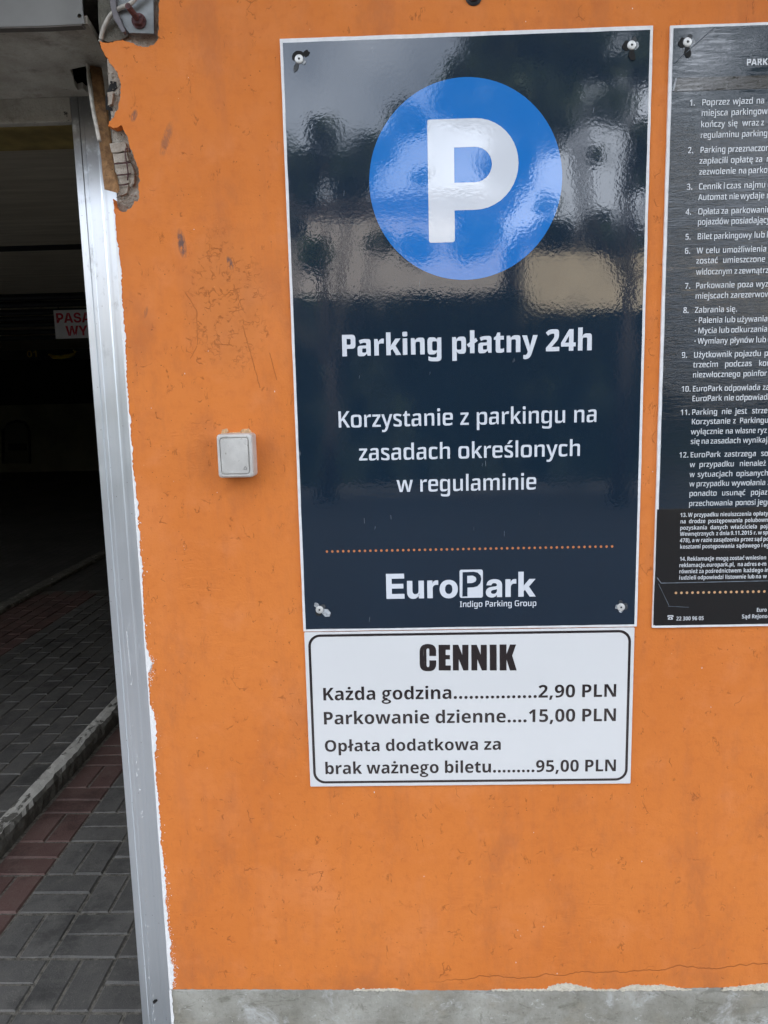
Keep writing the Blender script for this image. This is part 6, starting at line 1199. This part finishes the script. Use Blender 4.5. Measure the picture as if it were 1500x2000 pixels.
for A, B, w in (([(0.5088, 2.2029)][0], [(0.4479, 2.1531)][0], .0007), ([(0.4538, 1.2934)][0], [(0.6597, 1.2945)][0], .0008), ([(0.4463, 1.3038)][0], [(0.4538, 1.2934)][0], .0008), ([(0.4687, 1.2527)][0], [(0.4493, 1.2925)][0], .0005), ([(0.4678, 1.2509)][0], [(0.5042, 1.2484)][0], .0005)):
    d = Vector((B[0]-A[0], 0, B[1]-A[1])).normalized(); nn = Vector((-d.z, 0, d.x))*w
    A3 = Vector((A[0], YS-.0010, A[1])); B3 = Vector((B[0], YS-.0010, B[1])); Tt = Vector((0, -.0006, 0))
    g.add([A3-nn, A3+Tt, A3+nn, B3-nn, B3+Tt, B3+nn], [(0, 1, 4, 3), (1, 2, 5, 4)])
g.build('film_crease', simple('film_crease', (.10, .12, .14), .15, .3, 90), RB)['kind'] = 'stuff'
mats = {'B': MAT['white2']}
for k, (f, z, sz, row) in enumerate([
    ('sqb', 2.1462, 0.01343, [('PARKI', 0.5631, 0.01343)]),
    ('sq', 2.0882, 0.01307, [('1.', 0.4747, 0.01202), ('Poprzez', 0.4944, 0.01263), ('wjazd', 0.5442, 0.01263), ('na', 0.5817, 0.01202), ('t', 0.6018, 0.01202)]),
    ('sq', 2.0718, 0.01307, [('miejsca', 0.4941, 0.01263), ('parkingowe', 0.5421, 0.01202)]),
    ('sq', 2.0547, 0.01307, [('kończy', 0.4939, 0.01263), ('się', 0.5378, 0.01263), ('wraz', 0.5608, 0.01263), ('z', 0.591, 0.01202), ('w', 0.6024, 0.01202)]),
    ('sq', 2.0381, 0.01307, [('regulaminu', 0.4941, 0.01187), ('parkingu', 0.5605, 0.01202)]),
    ('sq', 2.0153, 0.01307, [('2.', 0.4746, 0.01202), ('Parking', 0.4945, 0.01192), ('przeznaczon', 0.5393, 0.01202)]),
    ('sq', 1.9984, 0.01307, [('zapłacili', 0.4942, 0.01263), ('opłatę', 0.5446, 0.01263), ('za', 0.5848, 0.01202), ('n', 0.6024, 0.01202)]),
    ('sq', 1.9814, 0.01307, [('zezwolenie', 0.4942, 0.01203), ('na', 0.558, 0.01202), ('parkow', 0.5737, 0.01202)]),
    ('sq', 1.9584, 0.01307, [('3.', 0.4749, 0.01202), ('Cennik', 0.4944, 0.01195), ('i', 0.5346, 0.01202), ('czas', 0.5397, 0.01263), ('najmu', 0.5681, 0.01222), ('r', 0.6062, 0.01202)]),
    ('sq', 1.9415, 0.01307, [('Automat', 0.4944, 0.01185), ('nie', 0.5445, 0.01183), ('wydaje', 0.5631, 0.01224), ('r', 0.6055, 0.01202)]),
    ('sq', 1.9191, 0.01307, [('4.', 0.4745, 0.01202), ('Opłata', 0.4946, 0.01163), ('za', 0.5329, 0.01202), ('parkowanie', 0.5488, 0.01202)]),
    ('sq', 1.9027, 0.01307, [('pojazdów', 0.4945, 0.01185), ('posiadający', 0.5495, 0.01202)]),
    ('sq', 1.8795, 0.01307, [('5.', 0.4752, 0.01202), ('Bilet', 0.4949, 0.01213), ('parkingowy', 0.5223, 0.01159), ('lub', 0.5883, 0.01255), ('k', 0.6086, 0.01202)]),
    ('sq', 1.8569, 0.01307, [('6.', 0.4753, 0.01202), ('W', 0.4949, 0.01202), ('celu', 0.5099, 0.01263), ('umożliwienia', 0.5376, 0.01202)]),
    ('sq', 1.8406, 0.01307, [('zostać', 0.4948, 0.01263), ('umieszczone', 0.5387, 0.01202)]),
    ('sq', 1.8225, 0.01307, [('widocznym', 0.4953, 0.0117), ('z', 0.5586, 0.01202), ('zewnątrz', 0.5658, 0.01202)]),
    ('sq', 1.8003, 0.01307, [('7.', 0.4774, 0.01202), ('Parkowanie', 0.4953, 0.01215), ('poza', 0.5643, 0.01263), ('wyz', 0.5953, 0.01202)]),
    ('sq', 1.7835, 0.01307, [('miejscach', 0.4952, 0.01237), ('zarezerwow', 0.5543, 0.01202)]),
    ('sq', 1.7606, 0.01307, [('8.', 0.4761, 0.01202), ('Zabrania', 0.4953, 0.01233), ('się.', 0.5481, 0.01202)]),
    ('sq', 1.7435, 0.01307, [('·', 0.4962, 0.01202), ('Palenia', 0.5019, 0.01229), ('lub', 0.5459, 0.01263), ('używania', 0.5666, 0.01202)]),
    ('sq', 1.7265, 0.01307, [('·', 0.4963, 0.01202), ('Mycia', 0.5018, 0.0122), ('lub', 0.537, 0.01244), ('odkurzania', 0.5571, 0.01202)]),
    ('sq', 1.7091, 0.01307, [('·', 0.4963, 0.01202), ('Wymiany', 0.5022, 0.012), ('płynów', 0.5561, 0.01212), ('lub', 0.5995, 0.01225), ('o', 0.6193, 0.01202)]),
    ('sq', 1.6864, 0.01307, [('9.', 0.4761, 0.01202), ('Użytkownik', 0.4962, 0.0122), ('pojazdu', 0.5646, 0.01263), ('po', 0.6147, 0.01202)]),
    ('sq', 1.6699, 0.01307, [('trzecim', 0.4959, 0.01263), ('podczas', 0.549, 0.01263), ('kor', 0.6062, 0.01202)]),
    ('sq', 1.6529, 0.01307, [('niezwłocznego', 0.4958, 0.01203), ('poinfor', 0.5808, 0.01202)]),
    ('sq', 1.6294, 0.01307, [('10.', 0.4773, 0.01242), ('EuroPark', 0.4963, 0.01222), ('odpowiada', 0.5504, 0.01207), ('za', 0.615, 0.01202)]),
    ('sq', 1.6128, 0.01307, [('EuroPark', 0.4962, 0.01224), ('nie', 0.5504, 0.01256), ('odpowiada', 0.5702, 0.01202)]),
    ('sq', 1.5898, 0.01307, [('11.', 0.4771, 0.01257), ('Parking', 0.4964, 0.01263), ('nie', 0.5472, 0.01263), ('jest', 0.5704, 0.01263), ('strze', 0.599, 0.01202)]),
    ('sq', 1.5735, 0.01307, [('Korzystanie', 0.4965, 0.01262), ('z', 0.5673, 0.01202), ('Parkingu', 0.5785, 0.01202)]),
    ('sq', 1.5562, 0.01307, [('wyłącznie', 0.4964, 0.01245), ('na', 0.5551, 0.01202), ('własne', 0.5719, 0.01102), ('ryz', 0.6099, 0.01202)]),
    ('sq', 1.5396, 0.01307, [('się', 0.4965, 0.01263), ('na', 0.5147, 0.01202), ('zasadach', 0.5304, 0.01249), ('wynikają', 0.586, 0.01202)]),
    ('sq', 1.5164, 0.01307, [('12.', 0.4773, 0.01257), ('EuroPark', 0.4966, 0.01263), ('zastrzega', 0.5552, 0.01263), ('so', 0.6179, 0.01202)]),
    ('sq', 1.4994, 0.01307, [('w', 0.4966, 0.01202), ('przypadku', 0.5125, 0.01263), ('nienależ', 0.5818, 0.01202)]),
    ('sq', 1.4822, 0.01307, [('w', 0.4967, 0.01202), ('sytuacjach', 0.5106, 0.01263), ('opisanych', 0.5769, 0.01202)]),
    ('sq', 1.4657, 0.01307, [('w', 0.497, 0.01202), ('przypadku', 0.5088, 0.01199), ('wywołania', 0.5698, 0.012), ('z', 0.6319, 0.01202)]),
    ('sq', 1.4488, 0.01307, [('ponadto', 0.4971, 0.01263), ('usunąć', 0.5535, 0.01263), ('pojaz', 0.6033, 0.01202)]),
    ('sq', 1.4312, 0.01307, [('przechowania', 0.4972, 0.01201), ('ponosi', 0.5776, 0.01173), ('jego', 0.6162, 0.01202)]),
    ('os', 1.4121, 0.01004, [('13.', 0.4832, 0.0084), ('W', 0.4968, 0.00817), ('przypadku', 0.507, 0.00819), ('nieuiszczenia', 0.5524, 0.00824), ('opłaty', 0.6097, 0.00817)]),
    ('os', 1.4007, 0.01004, [('na', 0.4836, 0.00817), ('drodze', 0.4985, 0.00858), ('postępowania', 0.5319, 0.00858), ('polubown', 0.5957, 0.00817)]),
    ('os', 1.3892, 0.01004, [('pozyskania', 0.4835, 0.00858), ('danych', 0.5361, 0.00858), ('właściciela', 0.5715, 0.00858), ('poja', 0.6231, 0.00817)]),
    ('os', 1.3783, 0.01004, [('Wewnętrznych', 0.4838, 0.00809), ('z', 0.5468, 0.00817), ('dnia', 0.5528, 0.00818), ('9.11.2015', 0.5721, 0.00816), ('r.', 0.6121, 0.00817), ('w', 0.6196, 0.00817), ('sp', 0.6281, 0.00817)]),
    ('os', 1.3668, 0.01004, [('478),', 0.4842, 0.00821), ('a', 0.5053, 0.00817), ('w', 0.5116, 0.00817), ('razie', 0.5208, 0.00833), ('zasądzenia', 0.5427, 0.00825), ('przez', 0.59, 0.00838), ('sąd', 0.614, 0.00797), ('po', 0.6292, 0.00817)]),
    ('os', 1.3554, 0.01004, [('kosztami', 0.4846, 0.00811), ('postępowania', 0.5234, 0.00811), ('sądowego', 0.5831, 0.00812), ('i', 0.6265, 0.00817), ('eg', 0.6306, 0.00817)]),
    ('os', 1.3334, 0.01004, [('14.', 0.4849, 0.00805), ('Reklamacje', 0.4979, 0.00834), ('mogą', 0.5482, 0.00794), ('zostać', 0.5723, 0.00828), ('wniesion', 0.6002, 0.00817)]),
    ('os', 1.322, 0.01004, [('reklamacje.europark.pl,', 0.4844, 0.00824), ('na', 0.5866, 0.00817), ('adres', 0.5982, 0.00797), ('e-m', 0.622, 0.00817)]),
    ('os', 1.3108, 0.01004, [('również', 0.4848, 0.00826), ('za', 0.5196, 0.00817), ('pośrednictwem', 0.5307, 0.00825), ('każdego', 0.5976, 0.00833), ('in', 0.6345, 0.00817)]),
    ('os', 1.2994, 0.01004, [('i', 0.4849, 0.00817), ('udzieli', 0.4879, 0.0085), ('odpowiedzi', 0.5175, 0.0081), ('listownie', 0.5659, 0.00823), ('lub', 0.6054, 0.00791), ('na', 0.6193, 0.00817), ('w', 0.6321, 0.00817)]),
    ('os', 1.2244, 0.01004, [('22 300 96 05', 0.4827, 0.00817)]),
    ('os', 1.2381, 0.01004, [('Euro', 0.6239, 0.00817)]),
    ('os', 1.2263, 0.01004, [('Sąd', 0.5985, 0.00858), ('Rejono', 0.6161, 0.00817)])]):
    g = Geo()
    for (w, x, sx) in row: text(g, w, f, x, z, sx, sz, YS-.0011)
    g.build('heading_lettering' if k == 0 else 'rules_lettering', MAT['white2'], RB)
# telephone pictogram
tx, tz = [(0.4668, 1.2263)][0]; u = .0092
g = Geo()
g.poly([[(tx+.1*u, tz), (tx+1.1*u, tz), (tx+1.05*u, tz+.30*u), (tx+.85*u, tz+.55*u), (tx+.35*u, tz+.55*u), (tx+.15*u, tz+.30*u)],
        list(reversed([(tx+.45*u, tz+.12*u), (tx+.75*u, tz+.12*u), (tx+.75*u, tz+.38*u), (tx+.45*u, tz+.38*u)]))], YS-.0011)
g.poly([[(tx, tz+.55*u), (tx+.24*u, tz+.55*u), (tx+.28*u, tz+.66*u), (tx+.92*u, tz+.66*u), (tx+.96*u, tz+.55*u), (tx+1.2*u, tz+.55*u), (tx+1.2*u, tz+.74*u), (tx+1.05*u, tz+.88*u), (tx+.15*u, tz+.88*u), (tx, tz+.74*u)]], YS-.0011)
g.build('telephone_symbol', MAT['white2'], RB)
g = Geo(); a = [(0.4806, 1.2756), (0.6361, 1.2748)]
st = (a[1][0]-a[0][0])/16; x = a[0][0]
while x < rx1-.03:
    g.poly([circle(x, (a[0][1]+a[1][1])/2, .0024, 10)], YS-.0011); x += st
g.build('dotted_rule', MAT['peach_dot'], RB)
sxy = [(0.4685, 2.1841)][0]
screw(RB, sxy[0], sxy[1], YS-.0004, 2)

# ------------------------------------------------------------------ across the street (seen in the glossy boards)
def leaf_cloud(name, blobs, n, size, mat, parent, seed):
    r = random.Random(seed); V = []; F = []
    tot = sum(b[3]**2 for b in blobs)
    for (cx, cy, cz, rad) in blobs:
        for _ in range(int(n*rad**2/tot)):
            d = Vector((r.gauss(0, 1), r.gauss(0, 1), r.gauss(0, 1))).normalized()*rad*r.uniform(.2, 1.0)**.6*r.uniform(.8, 1.45)
            p = Vector((cx, cy, cz)) + Vector((d.x, d.y, d.z*.8))
            a = Vector((r.gauss(0, 1), r.gauss(0, 1), r.gauss(0, 1))).normalized(); b = a.cross(Vector((r.gauss(0, 1), r.gauss(0, 1), r.gauss(0, 1)))).normalized()
            s = size*r.uniform(.6, 1.4); k = len(V)
            V += [p-a*s, p+b*s*.5, p+a*s, p-b*s*.5]; F.append((k, k+1, k+2, k+3))
    return mk(name, V, F, mat, parent)
def m_leaf(name, a, b):
    t = NT(name); geo = t.n.new('ShaderNodeNewGeometry').outputs['Position']
    return t.set(t.mix(t.ramp(t.noise(1.5, 4, vec=geo), .35, .65), a, b), .6)
LEAF = m_leaf('leaf_green', (.030, .055, .018), (.070, .11, .035))
BARK = simple('bark', (.07, .055, .04), .9, .3, 12, .8, .02)
def tree(x, y, h, blobs, n, seed, label):
    T = thing('street_tree', label, 'tree', (x, y, 0), 'trees across the street')
    g = Geo(); g.tube([(x, y, 0), (x+.1, y, h*.3), (x, y+.1, h*.6), (x+.1, y, h*.85)], [.15, .11, .08, .04], 10)
    for b in blobs[:6]:
        g.tube([(x+.05, y, h*.42), ((x+b[0])/2, (y+b[1])/2, h*.5+.2), (b[0], b[1], b[2])], [.05, .035, .015], 6)
    g.build('trunk', BARK, T, smooth=True)
    leaf_cloud('crown', blobs, n, .10, LEAF, T, seed)
rt_ = random.Random(21)
bl = []
for _ in range(62):                                     # dense right-hand crown
    bl.append((rt_.uniform(1.2, 6.2), -10.3+rt_.uniform(-.8, .8), rt_.uniform(4.9, 8.6), rt_.uniform(.22, .56)))
for _ in range(17):                                     # looser low branches
    bl.append((rt_.uniform(.2, 4.2), -10.3+rt_.uniform(-.8, .8), rt_.uniform(3.6, 5.1), rt_.uniform(.10, .27)))
for _ in range(9):
    bl.append((rt_.uniform(-.3, 1.4), -10.3+rt_.uniform(-.6, .6), rt_.uniform(5.6, 7.6), rt_.uniform(.2, .42)))
tree(3.2, -10.2, 7.5, bl, 34000, 1, 'leafy tree across the street mirrored in the right of the big sign')
bl = [(-1.0+rt_.uniform(-1.2, 1.0), -10.8+rt_.uniform(-.7, .7), rt_.uniform(3.7, 5.4), rt_.uniform(.10, .30)) for _ in range(16)]
tree(-1.2, -10.8, 4.8, bl, 8000, 2, 'smaller tree across the street mirrored in the left of the big sign')
bl = [(8.6+rt_.uniform(-2, 2), -11.5+rt_.uniform(-1, 1), rt_.uniform(4.0, 7.5), rt_.uniform(.5, .9)) for _ in range(20)]
tree(8.6, -11.5, 7.0, bl, 10000, 3, 'bushy tree across the street beyond the regulations board side')
g = Geo(); r = random.Random(8)
HX, HZ1, HZ2 = 2.35, 3.42, 3.12
hedge = thing('hedge', 'long dark clipped hedge across the street', 'hedge', (0, -13.6, 0))
Geo().box(-16, HX, -14.2, -13.1, 0, HZ1).box(HX, 16, -14.2, -13.15, 0, HZ2).build('hedge_core', simple('hedge_inner', (.015, .022, .010), .9), hedge)
V = []; F = []
for _ in range(14000):
    xx = r.uniform(-16, 16); top = HZ1 if xx < HX else HZ2
    p = Vector((xx, -13.1+r.uniform(-.1, .12), r.uniform(0, top))) if r.random() < .8 else Vector((xx, r.uniform(-14.2, -13), top+r.uniform(-.02, .03)))
    a = Vector((r.gauss(0, 1), r.gauss(0, 1), r.gauss(0, 1))).normalized(); b = a.cross(Vector((r.gauss(0, 1), r.gauss(0, 1), r.gauss(0, 1)))).normalized()
    s = r.uniform(.05, .09); k = len(V); V += [p-a*s, p+b*s*.5, p+a*s, p-b*s*.5]; F.append((k, k+1, k+2, k+3))
mk('hedge_leaves', V, F, LEAF, hedge)['kind'] = 'stuff'
def house(name, x0, x1, y, h, col, label, win):
    T = thing(name, label, 'building', ((x0+x1)/2, y, 0), 'buildings across the street')
    Geo().box(x0, x1, y-6, y, 0, h).build('walls', simple(name+'_render', col, .9, .08, 2), T)
    Geo().box(x0-.3, x1+.3, y-6.3, y+.3, h, h+.18).build('roof', simple(name+'_roof', (.12, .10, .09), .8), T)
    k = x0+1.2
    while k < x1-1.2 and win:
        Geo().box(k, k+.9, y-.01, y+.03, 1.2, 2.5).build('window', MAT['dark_steel'], T); k += 2.6
house('cream_house', 3.0, 13.5, -17.2, 5.1, (.74, .62, .43), 'cream rendered building across the street, its sunlit top mirrored in the boards', True)
house('grey_house', -12.5, 2.6, -18.6, 6.3, (.55, .50, .45), 'grey beige building across the street behind the hedge', True)
